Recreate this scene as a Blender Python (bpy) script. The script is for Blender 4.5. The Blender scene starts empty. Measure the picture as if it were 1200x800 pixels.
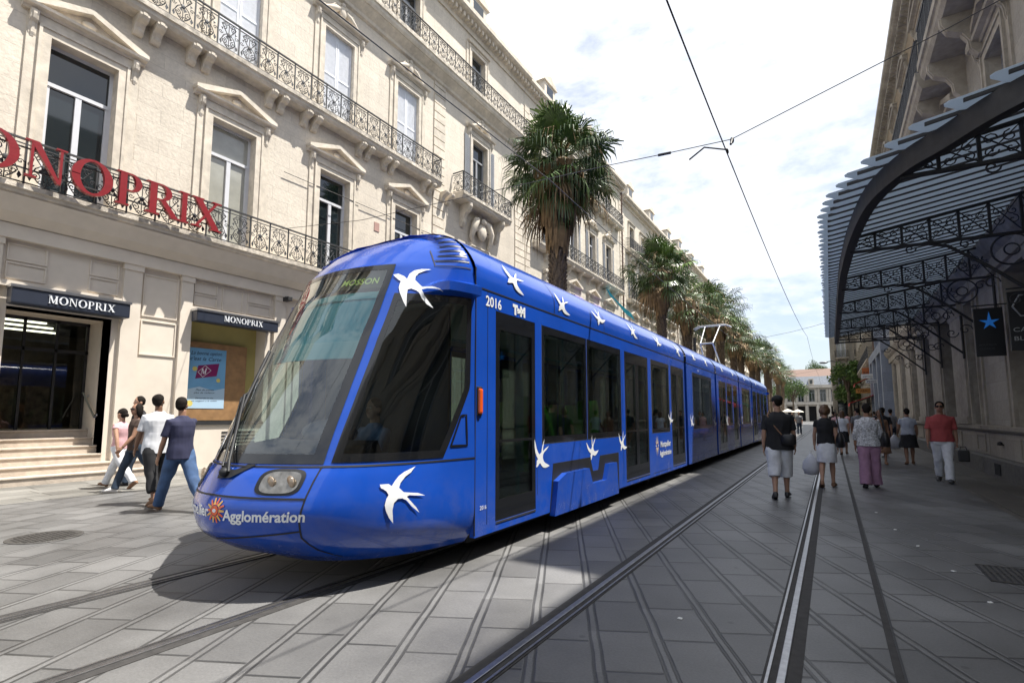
import bpy, bmesh, math, random
from mathutils import Vector, Matrix, noise
R = math.radians
random.seed(7)
SC = bpy.context.scene
COL = SC.collection

# ------------------------------------------------------------------ materials
MATS = {}
def _new(name):
    m = bpy.data.materials.new(name); m.use_nodes = True
    nt = m.node_tree
    return m, nt, nt.nodes['Principled BSDF']
def mat(name, col, rough=.6, metal=0., var=.12, scale=3., bump=0., bscale=40., coat=0., spec=.5, emit=None, es=1., trans=0., coords='Object', var2=0., v2scale=.6):
    """base colour mottled by noise, optional bump"""
    if name in MATS: return MATS[name]
    m, nt, b = _new(name); N = nt.nodes; L = nt.links
    b.inputs['Roughness'].default_value = rough; b.inputs['Metallic'].default_value = metal
    b.inputs['Specular IOR Level'].default_value = spec
    b.inputs['Coat Weight'].default_value = coat; b.inputs['Coat Roughness'].default_value = .06
    tc = N.new('ShaderNodeTexCoord')
    if var > 0 or var2 > 0:
        n = N.new('ShaderNodeTexNoise'); n.inputs['Scale'].default_value = scale; n.inputs['Detail'].default_value = 6
        L.new(tc.outputs[coords], n.inputs['Vector'])
        r = N.new('ShaderNodeMapRange'); r.inputs['From Min'].default_value = .3; r.inputs['From Max'].default_value = .7
        r.inputs['To Min'].default_value = 1 - var; r.inputs['To Max'].default_value = 1 + var
        L.new(n.outputs['Fac'], r.inputs['Value'])
        v = N.new('ShaderNodeVectorMath'); v.operation = 'SCALE'; v.inputs[0].default_value = col[:3]
        if var2 > 0:
            n2 = N.new('ShaderNodeTexNoise'); n2.inputs['Scale'].default_value = v2scale; n2.inputs['Detail'].default_value = 3
            L.new(tc.outputs[coords], n2.inputs['Vector'])
            r2 = N.new('ShaderNodeMapRange'); r2.inputs['From Min'].default_value = .35; r2.inputs['From Max'].default_value = .65
            r2.inputs['To Min'].default_value = 1 - var2; r2.inputs['To Max'].default_value = 1 + var2
            L.new(n2.outputs['Fac'], r2.inputs['Value'])
            mm = N.new('ShaderNodeMath'); mm.operation = 'MULTIPLY'
            L.new(r.outputs[0], mm.inputs[0]); L.new(r2.outputs[0], mm.inputs[1]); L.new(mm.outputs[0], v.inputs['Scale'])
        else:
            L.new(r.outputs[0], v.inputs['Scale'])
        L.new(v.outputs[0], b.inputs['Base Color'])
    else:
        b.inputs['Base Color'].default_value = (*col[:3], 1)
    if bump > 0:
        nb = N.new('ShaderNodeTexNoise'); nb.inputs['Scale'].default_value = bscale; nb.inputs['Detail'].default_value = 5
        L.new(tc.outputs[coords], nb.inputs['Vector'])
        bp = N.new('ShaderNodeBump'); bp.inputs['Strength'].default_value = bump; bp.inputs['Distance'].default_value = .02
        L.new(nb.outputs['Fac'], bp.inputs['Height']); L.new(bp.outputs[0], b.inputs['Normal'])
    if emit: b.inputs['Emission Color'].default_value = (*emit, 1); b.inputs['Emission Strength'].default_value = es
    if trans: b.inputs['Transmission Weight'].default_value = trans
    MATS[name] = m; return m

def glass(name, tint, ior=1.5, rough=0.0, boost=1.0):
    """thin pane: tinted transparency plus fresnel reflection"""
    if name in MATS: return MATS[name]
    m, nt, b = _new(name); N = nt.nodes; L = nt.links; N.remove(b)
    out = N['Material Output'] if 'Material Output' in N else N.new('ShaderNodeOutputMaterial')
    t = N.new('ShaderNodeBsdfTransparent'); t.inputs['Color'].default_value = (*tint, 1)
    g = N.new('ShaderNodeBsdfGlossy'); g.inputs['Roughness'].default_value = rough
    g.inputs['Color'].default_value = (.95, .97, .95, 1)
    f = N.new('ShaderNodeFresnel'); f.inputs['IOR'].default_value = ior
    mu = N.new('ShaderNodeMath'); mu.operation = 'MULTIPLY'; mu.inputs[1].default_value = boost; mu.use_clamp = True
    L.new(f.outputs[0], mu.inputs[0])
    x = N.new('ShaderNodeMixShader'); L.new(mu.outputs[0], x.inputs[0]); L.new(t.outputs[0], x.inputs[1]); L.new(g.outputs[0], x.inputs[2])
    L.new(x.outputs[0], out.inputs['Surface']); MATS[name] = m; return m

def stone(name, col, mortar=.75, bw=.9, bh=.42, rough=.85, var=.10, stain=.18, bump=.5):
    """ashlar facing on a vertical wall, world coordinates, soft joints, patchy blocks"""
    if name in MATS: return MATS[name]
    m, nt, b = _new(name); N = nt.nodes; L = nt.links
    g = N.new('ShaderNodeNewGeometry'); s = N.new('ShaderNodeSeparateXYZ'); L.new(g.outputs['Position'], s.inputs[0])
    a = N.new('ShaderNodeMath'); a.operation = 'ADD'; L.new(s.outputs['X'], a.inputs[0]); L.new(s.outputs['Y'], a.inputs[1])
    c = N.new('ShaderNodeCombineXYZ'); L.new(a.outputs[0], c.inputs[0]); L.new(s.outputs['Z'], c.inputs[1])
    br = N.new('ShaderNodeTexBrick'); L.new(c.outputs[0], br.inputs['Vector'])
    br.inputs['Scale'].default_value = 1; br.inputs['Brick Width'].default_value = bw; br.inputs['Row Height'].default_value = bh
    br.inputs['Mortar Size'].default_value = .006; br.inputs['Mortar Smooth'].default_value = .6; br.inputs['Bias'].default_value = 0
    br.inputs['Color1'].default_value = (*[x * (1 + var) for x in col], 1); br.inputs['Color2'].default_value = (*[x * (1 - var) for x in col], 1)
    br.inputs['Mortar'].default_value = (*[x * mortar for x in col], 1)
    n = N.new('ShaderNodeTexNoise'); n.inputs['Scale'].default_value = .5; n.inputs['Detail'].default_value = 8; n.inputs['Roughness'].default_value = .65
    mp = N.new('ShaderNodeMapping'); mp.inputs['Scale'].default_value = (1, 1, .22); L.new(g.outputs['Position'], mp.inputs[0]); L.new(mp.outputs[0], n.inputs['Vector'])
    r = N.new('ShaderNodeMapRange'); r.inputs['From Min'].default_value = .35; r.inputs['From Max'].default_value = .68
    r.inputs['To Min'].default_value = 1 + stain * .4; r.inputs['To Max'].default_value = 1 - stain
    L.new(n.outputs['Fac'], r.inputs['Value'])
    n3 = N.new('ShaderNodeTexNoise'); n3.inputs['Scale'].default_value = 14; n3.inputs['Detail'].default_value = 6; L.new(g.outputs['Position'], n3.inputs['Vector'])
    r3 = N.new('ShaderNodeMapRange'); r3.inputs['From Min'].default_value = .3; r3.inputs['From Max'].default_value = .7
    r3.inputs['To Min'].default_value = .9; r3.inputs['To Max'].default_value = 1.06; L.new(n3.outputs['Fac'], r3.inputs['Value'])
    mm = N.new('ShaderNodeMath'); mm.operation = 'MULTIPLY'; L.new(r.outputs[0], mm.inputs[0]); L.new(r3.outputs[0], mm.inputs[1])
    v = N.new('ShaderNodeVectorMath'); v.operation = 'SCALE'; L.new(br.outputs['Color'], v.inputs[0]); L.new(mm.outputs[0], v.inputs['Scale'])
    L.new(v.outputs[0], b.inputs['Base Color']); b.inputs['Roughness'].default_value = rough
    ad = N.new('ShaderNodeMath'); ad.operation = 'MULTIPLY_ADD'; ad.inputs[1].default_value = -.6
    L.new(br.outputs['Fac'], ad.inputs[0]); L.new(n3.outputs['Fac'], ad.inputs[2])
    bp = N.new('ShaderNodeBump'); bp.inputs['Strength'].default_value = bump; bp.inputs['Distance'].default_value = .02
    L.new(ad.outputs[0], bp.inputs['Height']); L.new(bp.outputs[0], b.inputs['Normal'])
    MATS[name] = m; return m

# ------------------------------------------------------------------ mesh builder
class MB:
    def __init__(s): s.v = []; s.f = []; s.m = []; s.mats = []; s.sm = []
    def mi(s, m):
        if m not in s.mats: s.mats.append(m)
        return s.mats.index(m)
    def add(s, vs, fs, m, smooth=False):
        o = len(s.v); s.v += [tuple(p) for p in vs]; k = s.mi(m)
        for f in fs: s.f.append([o + i for i in f]); s.m.append(k); s.sm.append(smooth)
    def box(s, x0, x1, y0, y1, z0, z1, m):
        if x0 > x1: x0, x1 = x1, x0
        if y0 > y1: y0, y1 = y1, y0
        if z0 > z1: z0, z1 = z1, z0
        v = [(x0,y0,z0),(x1,y0,z0),(x1,y1,z0),(x0,y1,z0),(x0,y0,z1),(x1,y0,z1),(x1,y1,z1),(x0,y1,z1)]
        s.add(v, [(0,3,2,1),(4,5,6,7),(0,1,5,4),(1,2,6,5),(2,3,7,6),(3,0,4,7)], m)
    def bbox(s, x0, x1, y0, y1, z0, z1, m, r=.02):
        """bevelled box"""
        if x0 > x1: x0, x1 = x1, x0
        if y0 > y1: y0, y1 = y1, y0
        if z0 > z1: z0, z1 = z1, z0
        r = min(r, (x1-x0)*.45, (y1-y0)*.45, (z1-z0)*.45)
        bm = bmesh.new(); bmesh.ops.create_cube(bm, size=1)
        for q in bm.verts: q.co = Vector(((x0+x1)/2+q.co.x*(x1-x0), (y0+y1)/2+q.co.y*(y1-y0), (z0+z1)/2+q.co.z*(z1-z0)))
        bmesh.ops.bevel(bm, geom=list(bm.edges), offset=r, segments=2, affect='EDGES', profile=.6)
        s.bm(bm, m); bm.free()
    def bm(s, bm, m, mtx=None, smooth=False):
        bm.verts.index_update()
        vs = [(mtx @ q.co) if mtx else q.co.copy() for q in bm.verts]
        s.add(vs, [[q.index for q in f.verts] for f in bm.faces], m, smooth)
    def quad(s, a, b, c, d, m): s.add([a, b, c, d], [(0, 1, 2, 3)], m)
    def prism(s, poly, axis, a0, a1, m):
        """poly: list of 2D points, extruded along axis 0/1/2 from a0 to a1. 2D order: axis0->(y,z) axis1->(x,z) axis2->(x,y)"""
        n = len(poly)
        def P(p, a): return (a, p[0], p[1]) if axis == 0 else ((p[0], a, p[1]) if axis == 1 else (p[0], p[1], a))
        vs = [P(p, a0) for p in poly] + [P(p, a1) for p in poly]
        fs = [tuple(range(n)), tuple(range(2*n-1, n-1, -1))] + [(i, i+n, (i+1) % n + n, (i+1) % n) for i in range(n)]
        s.add(vs, fs, m)
    def tube(s, pts, r, m, n=8, cap=True, flat=None, smooth=True):
        """r: radius or list; flat=(rx,ry) factors"""
        pts = [Vector(p) for p in pts]; k = len(pts)
        rr = r if isinstance(r, (list, tuple)) else [r] * k
        T = []
        for i in range(k):
            d = pts[min(i+1, k-1)] - pts[max(i-1, 0)]
            T.append(d.normalized() if d.length > 1e-9 else Vector((0, 0, 1)))
        ref = Vector((1, 0, 0)) if abs(T[0].x) < .8 else Vector((0, 1, 0))
        A = (ref - T[0] * ref.dot(T[0])).normalized(); vs = []
        for i in range(k):
            A = (A - T[i] * A.dot(T[i])); A = A.normalized() if A.length > 1e-6 else Vector((0, 1, 0)); B = T[i].cross(A)
            q = rr[i]; fx, fy = (q if isinstance(q, tuple) else (q, q))
            for j in range(n):
                t = 2 * math.pi * j / n
                vs.append(pts[i] + A * (math.cos(t) * fx) + B * (math.sin(t) * fy))
        fs = [(i*n+j, i*n+(j+1) % n, (i+1)*n+(j+1) % n, (i+1)*n+j) for i in range(k-1) for j in range(n)]
        s.add(vs, fs, m, smooth)
        if cap: s.add(vs[:n], [tuple(range(n-1, -1, -1))], m); s.add(vs[-n:], [tuple(range(n))], m)
    def loft(s, rings, m, cap=True, smooth=True, closed=True):
        n = len(rings[0]); vs = [p for r_ in rings for p in r_]
        J = n if closed else n - 1
        fs = [(i*n+j, i*n+(j+1) % n, (i+1)*n+(j+1) % n, (i+1)*n+j) for i in range(len(rings)-1) for j in range(J)]
        if cap and closed: fs += [tuple(range(n-1, -1, -1)), tuple(range((len(rings)-1)*n, len(rings)*n))]
        s.add(vs, fs, m, smooth)
    def ell(s, c, r, m, n=12, k=8, rot=None):
        rings = []; c = Vector(c)
        for i in range(k+1):
            t = math.pi * i / k - math.pi/2; w = max(math.cos(t), .02)
            ring = []
            for j in range(n):
                p = Vector((math.cos(2*math.pi*j/n)*w*r[0], math.sin(2*math.pi*j/n)*w*r[1], math.sin(t)*r[2]))
                if rot: p = rot @ p
                ring.append(c + p)
            rings.append(ring)
        s.loft(rings, m)
    def lathe(s, prof, m, c=(0, 0, 0), n=20, smooth=True):
        s.loft([[(c[0]+r*math.cos(2*math.pi*j/n), c[1]+r*math.sin(2*math.pi*j/n), c[2]+z) for j in range(n)] for r, z in prof], m, smooth=smooth)
    def mesh(s, name):
        me = bpy.data.meshes.new(name); me.from_pydata(s.v, [], s.f)
        for m in s.mats: me.materials.append(m)
        me.polygons.foreach_set('material_index', s.m); me.polygons.foreach_set('use_smooth', s.sm)
        me.update(); return me

def link(name, data, parent=None, loc=(0, 0, 0), rotz=0):
    o = bpy.data.objects.new(name, data); COL.objects.link(o)
    o.location = loc; o.rotation_euler = (0, 0, rotz)
    if parent: o.parent = parent
    return o
def build(mb, name, parent=None, loc=(0, 0, 0), rotz=0, norm=False):
    me = mb.mesh(name)
    if norm:
        bm = bmesh.new(); bm.from_mesh(me); bmesh.ops.recalc_face_normals(bm, faces=bm.faces); bm.to_mesh(me); bm.free()
    return link(name, me, parent, loc, rotz)
def tag(o, label=None, cat=None, group=None, kind=None):
    if label: o['label'] = label
    if cat: o['category'] = cat
    if group: o['group'] = group
    if kind: o['kind'] = kind
    return o
def thing(name, label, cat, loc=(0, 0, 0), rotz=0, group=None):
    return tag(link(name, None, None, loc, rotz), label, cat, group)
KIDS = {}
def kids(o): return [c for c in COL.objects if c.parent == o]
def copy_tree(o, parent=None):
    c = o.copy(); COL.objects.link(c); c.parent = parent
    for ch in kids(o): copy_tree(ch, c)
    return c
def wobj(mb, name, root, norm=False):
    """mesh in world coordinates under an unrotated root"""
    l = root.location; return build(mb, name, root, (-l.x, -l.y, -l.z), norm=norm)

TMP = bpy.data.scenes.new('workbench')
def evalmesh(o):
    TMP.collection.objects.link(o); vl = TMP.view_layers[0]; vl.update(); dg = vl.depsgraph; dg.update()
    me = bpy.data.meshes.new_from_object(o.evaluated_get(dg)); TMP.collection.objects.unlink(o); return me
# text mesh helper: returns (verts2d, faces)
def textmesh(body, size=1., extrude=0., bold=0., align='LEFT', shear=0.):
    cu = bpy.data.curves.new('t', 'FONT'); cu.body = body; cu.size = size; cu.extrude = extrude; cu.offset = bold; cu.align_x = align; cu.shear = shear
    cu.resolution_u = 3
    o = bpy.data.objects.new('t', cu); me = evalmesh(o)
    vs = [v.co.copy() for v in me.vertices]; fs = [tuple(p.vertices) for p in me.polygons]
    bpy.data.objects.remove(o); bpy.data.curves.remove(cu); bpy.data.meshes.remove(me)
    return vs, fs
def text_width(vs): return max(v.x for v in vs) - min(v.x for v in vs)

# roman capitals with serifs, unit cap height: stroke polygons
def roman(ch):
    T = .17; t = .06; S = []
    def R_(x0, x1, y0, y1): S.append([(x0, y0), (x1, y0), (x1, y1), (x0, y1)])
    def ser(xc, w, y): R_(xc-w/2, xc+w/2, y, y+.045)
    def ring(cx, cy, ro, ri, a0=0, a1=360, n=28):
        for i in range(n):
            a = R(a0+(a1-a0)*i/n); b = R(a0+(a1-a0)*(i+1)/n)
            S.append([(cx+ri[0]*math.cos(a), cy+ri[1]*math.sin(a)), (cx+ro[0]*math.cos(a), cy+ro[1]*math.sin(a)),
                      (cx+ro[0]*math.cos(b), cy+ro[1]*math.sin(b)), (cx+ri[0]*math.cos(b), cy+ri[1]*math.sin(b))])
    if ch == 'M':
        w = .98; R_(.1, .1+t, .045, .955); R_(w-.1-T, w-.1, .045, .955)
        S.append([(.1, 1), (.1+T+.02, 1), (.56, .06), (.44, .06)]); S.append([(.47, .06), (.53, .06), (w-.12, 1), (w-.2, 1)])
        ser(.13, .2, 0); ser(w-.1-T/2, .32, 0); ser(.12, .24, .955); ser(w-.1-T/2, .32, .955)
    elif ch == 'O':
        w = .95; ring(w/2, .5, (.46, .52), (.27, .46))
    elif ch == 'N':
        w = .9; R_(.12, .12+t, .045, .955); R_(w-.12-t, w-.12, .045, 1)
        S.append([(.08, 1), (.28, 1), (w-.12, 0), (w-.2, 0)]); ser(.15, .24, 0); ser(.1, .2, .955); ser(w-.15, .24, .955)
    elif ch == 'P':
        w = .72; R_(.12, .12+T, .045, .955); ser(.2, .34, 0); R_(.04, .4, .955, 1); R_(.29, .4, .45, .49)
        ring(.4, .725, (.28, .275), (.12, .235), -90, 90, 14)
    elif ch == 'R':
        w = .85; R_(.12, .12+T, .045, .955); ser(.2, .34, 0); R_(.04, .4, .955, 1); R_(.29, .42, .47, .51)
        ring(.4, .74, (.27, .262), (.12, .222), -90, 90, 14); S.append([(.36, .5), (.52, .5), (.86, .02), (.68, .02)]); R_(.66, .92, 0, .035)
    elif ch == 'I':
        w = .42; R_(.13, .13+T, .045, .955); ser(.21, .34, 0); ser(.21, .34, .955)
    elif ch == 'X':
        w = .9; S.append([(.08, 1), (.28, 1), (.84, 0), (.64, 0)]); S.append([(.7, 1), (.77, 1), (.2, 0), (.13, 0)])
        ser(.2, .32, .955); ser(.72, .26, .955); ser(.18, .26, 0); ser(.72, .32, 0)
    return S, w
def roman_text(mb, word, m, place, depth=.0, gap=.0):
    """place(x,y,d)->3d; x advances in cap heights; returns width"""
    x = 0
    for ch in word:
        S, w = roman(ch)
        for k, p in enumerate(S):
            d = depth + (k % 7) * .0012
            n = len(p); vs = [place(x+a, b, 0) for a, b in p] + [place(x+a, b, d) for a, b in p]
            mb.add(vs, [tuple(range(n-1, -1, -1)), tuple(range(n, 2*n))] + [(i, (i+1) % n, (i+1) % n+n, i+n) for i in range(n)], m)
        x += w + gap
    return x
CLOUD = 6.7; SKYS = .09; EXPO = .95
# nose surface of the tram: control points per height: (z, [centre y], [corner (x,y)], [flank (x,y)], [side x] at y = YS)
YS = 4.25; TX = -4.4
KEY = [
 (0.20, 2.95, (.55, 3.02), (.98, 3.45), 1.20),
 (0.30, 2.66, (.68, 2.85), (1.10, 3.38), 1.28),
 (0.45, 2.42, (.75, 2.70), (1.18, 3.33), 1.32),
 (0.67, 2.34, (.79, 2.66), (1.20, 3.33), 1.325),
 (0.85, 2.40, (.80, 2.72), (1.19, 3.36), 1.325),
 (1.05, 2.52, (.80, 2.84), (1.17, 3.42), 1.325),
 (1.60, 2.80, (.77, 3.06), (1.14, 3.55), 1.32),
 (2.20, 3.12, (.73, 3.32), (1.11, 3.72), 1.32),
 (2.64, 3.36, (.69, 3.53), (1.09, 3.84), 1.32),
 (2.99, 3.58, (.65, 3.70), (1.02, 3.95), 1.29),
 (3.17, 3.76, (.61, 3.86), (.94, 4.04), 1.20),
 (3.32, 3.94, (.54, 4.00), (.80, 4.12), 1.06),
 (3.43, 4.10, (.42, 4.13), (.62, 4.19), .82),
 (3.49, 4.25, (.25, 4.25), (.35, 4.25), .45)]
def _cr(p0, p1, p2, p3, t):
    return .5*((2*p1)+(-p0+p2)*t+(2*p0-5*p1+4*p2-p3)*t*t+(-p0+3*p1-3*p2+p3)*t*t*t)
def _key(z):
    n = len(KEY)
    if z <= KEY[0][0]: i, t = 0, 0.
    elif z >= KEY[-1][0]: i, t = n-2, 1.
    else:
        i = max(k for k in range(n-1) if KEY[k][0] <= z); t = (z-KEY[i][0])/(KEY[i+1][0]-KEY[i][0])
    def fl(k): q = KEY[min(max(k, 0), n-1)]; return [q[1], q[2][0], q[2][1], q[3][0], q[3][1], q[4]]
    a, b, c, d = fl(i-1), fl(i), fl(i+1), fl(i+2)
    return [_cr(a[j], b[j], c[j], d[j], t) for j in range(6)]
def S(u, z, off=0.):
    """u in -3..3 (0 centre, +-1 windscreen corner, +-3 where the straight side begins)"""
    s = 1 if u >= 0 else -1; a = abs(u); q = _key(z)
    P = [(-q[1], q[2]), (0, q[0]), (q[1], q[2]), (q[3], q[4]), (q[5], YS), (q[5], YS+.9)]
    i = min(int(a), 2); t = a-i
    x = _cr(P[i][0], P[i+1][0], P[i+2][0], P[i+3][0], t); y = _cr(P[i][1], P[i+1][1], P[i+2][1], P[i+3][1], t)
    if off:
        e = 1e-3; p0 = S(u, z); pu = S(u+e, z); pz = S(u, min(z+e, 3.489)); 
        a_ = [pu[k]-p0[k] for k in range(3)]; b_ = [pz[k]-p0[k] for k in range(3)]
        if z+e > 3.489: b_ = [0, .3, 1]
        n_ = [a_[1]*b_[2]-a_[2]*b_[1], a_[2]*b_[0]-a_[0]*b_[2], a_[0]*b_[1]-a_[1]*b_[0]]
        l = (n_[0]**2+n_[1]**2+n_[2]**2)**.5 or 1
        return (p0[0]+n_[0]/l*off, p0[1]+n_[1]/l*off, p0[2]+n_[2]/l*off)
    return (TX+s*x, y, z)
# ------------------------------------------------------------------ camera, light, sky
P_ = math.atan(60/600); TH_ = math.atan(374*math.cos(P_)/600)
cam = bpy.data.cameras.new('camera'); cam.lens = 18; cam.sensor_width = 36; cam.shift_y = 27/1200; cam.clip_end = 3000; cam.clip_start = .05
co = bpy.data.objects.new('camera', cam); COL.objects.link(co)
co.location = (0, 0, 1.45); co.rotation_euler = (math.pi/2+P_, 0, TH_); SC.camera = co
SUNV = Vector((.37, .24, 1)).normalized()
sd = bpy.data.lights.new('sun', 'SUN'); sd.energy = 5.0; sd.angle = R(.53); sd.color = (1, .955, .88)
so = bpy.data.objects.new('sun', sd); COL.objects.link(so); so.rotation_euler = SUNV.to_track_quat('Z', 'Y').to_euler()
w = bpy.data.worlds.new('World'); SC.world = w; w.use_nodes = True
N = w.node_tree.nodes; L = w.node_tree.links; bg = N['Background']
sky = N.new('ShaderNodeTexSky'); sky.sky_type = 'NISHITA'; sky.sun_disc = False
sky.sun_elevation = math.asin(SUNV.z); sky.sun_rotation = math.atan2(SUNV.x, SUNV.y); sky.dust_density = 1.6; sky.air_density = 1.0
tc = N.new('ShaderNodeTexCoord'); mp = N.new('ShaderNodeMapping'); mp.inputs['Scale'].default_value = (1, 1, 2.6)
L.new(tc.outputs['Generated'], mp.inputs[0])
n1 = N.new('ShaderNodeTexNoise'); n1.inputs['Scale'].default_value = 2.2; n1.inputs['Detail'].default_value = 10; n1.inputs['Roughness'].default_value = .62; n1.inputs['Distortion'].default_value = .35
n2 = N.new('ShaderNodeTexNoise'); n2.inputs['Scale'].default_value = 11; n2.inputs['Detail'].default_value = 8; n2.inputs['Roughness'].default_value = .6
L.new(mp.outputs[0], n1.inputs[0]); L.new(mp.outputs[0], n2.inputs[0])
a = N.new('ShaderNodeMath'); a.operation = 'MULTIPLY_ADD'; a.inputs[1].default_value = .42; L.new(n2.outputs['Fac'], a.inputs[0]); L.new(n1.outputs['Fac'], a.inputs[2])
# more cloud overhead, thinner towards the horizon
sx = N.new('ShaderNodeSeparateXYZ'); L.new(tc.outputs['Generated'], sx.inputs[0])
el = N.new('ShaderNodeMapRange'); el.inputs['From Min'].default_value = .05; el.inputs['From Max'].default_value = .5; el.inputs['To Min'].default_value = -.06; el.inputs['To Max'].default_value = .12
L.new(sx.outputs['Z'], el.inputs['Value'])
ad = N.new('ShaderNodeMath'); ad.operation = 'ADD'; L.new(a.outputs[0], ad.inputs[0]); L.new(el.outputs[0], ad.inputs[1])
cr = N.new('ShaderNodeMapRange'); cr.interpolation_type = 'SMOOTHSTEP'; cr.inputs['From Min'].default_value = .62; cr.inputs['From Max'].default_value = .86; cr.inputs['To Min'].default_value = .30; cr.inputs['To Max'].default_value = .95
L.new(ad.outputs[0], cr.inputs['Value'])
mx = N.new('ShaderNodeMix'); mx.data_type = 'RGBA'
L.new(cr.outputs[0], mx.inputs['Factor'])
L.new(sky.outputs[0], mx.inputs[6]); mx.inputs[7].default_value = (CLOUD, CLOUD*1.04, CLOUD*1.12, 1)
L.new(mx.outputs[2], bg.inputs['Color']); bg.inputs['Strength'].default_value = SKYS
SC.view_settings.view_transform = 'Standard'; SC.view_settings.look = 'None'; SC.view_settings.exposure = EXPO; SC.view_settings.gamma = 1
SC.cycles.max_bounces = 8; SC.cycles.transparent_max_bounces = 24; SC.cycles.caustics_reflective = False; SC.cycles.caustics_refractive = False
SC.cycles.use_denoising = True
M_cream = stone('cream_ashlar', (.68, .61, .51), bw=1.1, bh=.40, stain=.19, var=.045)
M_crem2 = stone('pale_ashlar', (.66, .60, .50), bw=.9, bh=.36, stain=.15, var=.05)
M_trim = mat('cream_trim', (.63, .565, .47), .85, var=.12, scale=6, var2=.12, v2scale=1.2, bump=.25, bscale=30)
M_shop = mat('painted_shopfront', (.68, .61, .52), .7, var=.04, scale=4, var2=.05)
M_edge = mat('weathered_slab_edge', (.50, .45, .38), .9, var=.35, scale=9, var2=.25, v2scale=3, bump=.5)
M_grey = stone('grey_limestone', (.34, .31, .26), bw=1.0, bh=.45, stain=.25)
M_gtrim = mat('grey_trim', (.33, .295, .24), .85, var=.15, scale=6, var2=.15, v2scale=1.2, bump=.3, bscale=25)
M_dkbase = mat('dark_stone_base', (.12, .115, .105), .8, var=.2, scale=8, bump=.3)
M_iron = mat('wrought_iron', (.035, .037, .042), .5, var=.2, scale=30)
M_ironb = mat('old_black_iron', (.02, .02, .022), .55, var=.3, scale=10)
M_white = mat('white_joinery', (.62, .63, .66), .5, var=.05)
M_gjoin = mat('grey_joinery', (.28, .29, .31), .55, var=.06)
M_shut = mat('pale_shutter', (.74, .76, .80), .6, var=.06, scale=8)
M_dkglass = mat('window_glass', (.012, .018, .022), .04, var=0, spec=.9)
M_curt = mat('window_glass_curtain', (.34, .34, .30), .12, var=.12, scale=2.5, spec=.9)
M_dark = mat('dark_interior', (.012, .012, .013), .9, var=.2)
M_zinc = mat('zinc_roof', (.22, .24, .27), .5, metal=.3, var=.12)
M_tile = mat('red_roof_tiles', (.19, .125, .10), .8, var=.2, scale=8)
M_red = mat('red_enamel', (.23, .012, .018), .35, var=.08, scale=10, coat=.3)
M_navy = mat('dark_fascia', (.022, .028, .045), .4, var=.1)
M_lett = mat('white_lettering', (.75, .77, .8), .5, var=0)
M_blue = mat('blue_paint', (.009, .068, .42), .28, var=.08, scale=1.6, coat=.5, spec=.35)
M_blued = mat('blue_paint_shadow_gap', (.006, .018, .07), .5, var=0)
M_seam = mat('black_rubber', (.008, .009, .012), .6, var=0)
M_tblk = mat('black_frit', (.010, .011, .013), .12, var=0, coat=.5)
M_tdk = mat('underframe', (.02, .02, .022), .8, var=.2, scale=12)
M_bird = mat('white_decal', (.80, .82, .84), .35, var=0, coat=.4)
M_steel = mat('rail_steel', (.36, .36, .37), .38, metal=1., var=.15, scale=25)
M_rubber = mat('rail_filler', (.035, .033, .032), .85, var=.3, scale=15)
M_chrome = mat('brushed_metal', (.55, .56, .58), .3, metal=1., var=.05)

def dusty(m, z0=.15, z1=.95, dust=(.16, .15, .14), amount=.42):
    """road dust splashed on the lower body, patchy"""
    nt = m.node_tree; N = nt.nodes; L = nt.links; b = N['Principled BSDF']; g = N.new('ShaderNodeNewGeometry'); s = N.new('ShaderNodeSeparateXYZ'); L.new(g.outputs['Position'], s.inputs[0])
    r = N.new('ShaderNodeMapRange'); r.inputs['From Min'].default_value = z0; r.inputs['From Max'].default_value = z1; r.inputs['To Min'].default_value = 1; r.inputs['To Max'].default_value = .06; L.new(s.outputs['Z'], r.inputs[0])
    n = N.new('ShaderNodeTexNoise'); n.inputs['Scale'].default_value = 5; n.inputs['Detail'].default_value = 9; n.inputs['Roughness'].default_value = .7; L.new(g.outputs['Position'], n.inputs[0])
    q = N.new('ShaderNodeMapRange'); q.inputs['From Min'].default_value = .42; q.inputs['From Max'].default_value = .75; L.new(n.outputs['Fac'], q.inputs[0])
    mu = N.new('ShaderNodeMath'); mu.operation = 'MULTIPLY'; L.new(r.outputs[0], mu.inputs[0]); L.new(q.outputs[0], mu.inputs[1])
    m2 = N.new('ShaderNodeMath'); m2.operation = 'MULTIPLY'; m2.inputs[1].default_value = amount; L.new(mu.outputs[0], m2.inputs[0])
    x = N.new('ShaderNodeMix'); x.data_type = 'RGBA'; src = b.inputs['Base Color'].links[0].from_socket
    L.new(m2.outputs[0], x.inputs['Factor']); L.new(src, x.inputs[6]); x.inputs[7].default_value = (*dust, 1); L.new(x.outputs[2], b.inputs['Base Color'])
    rr = N.new('ShaderNodeMapRange'); rr.inputs['To Min'].default_value = .16; rr.inputs['To Max'].default_value = .8; L.new(m2.outputs[0], rr.inputs[0]); L.new(rr.outputs[0], b.inputs['Roughness'])
    ct = N.new('ShaderNodeMapRange'); ct.inputs['To Min'].default_value = .45; ct.inputs['To Max'].default_value = 0; L.new(m2.outputs[0], ct.inputs[0]); L.new(ct.outputs[0], b.inputs['Coat Weight']); b.inputs['Coat Roughness'].default_value = .025
dusty(M_blue)
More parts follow.
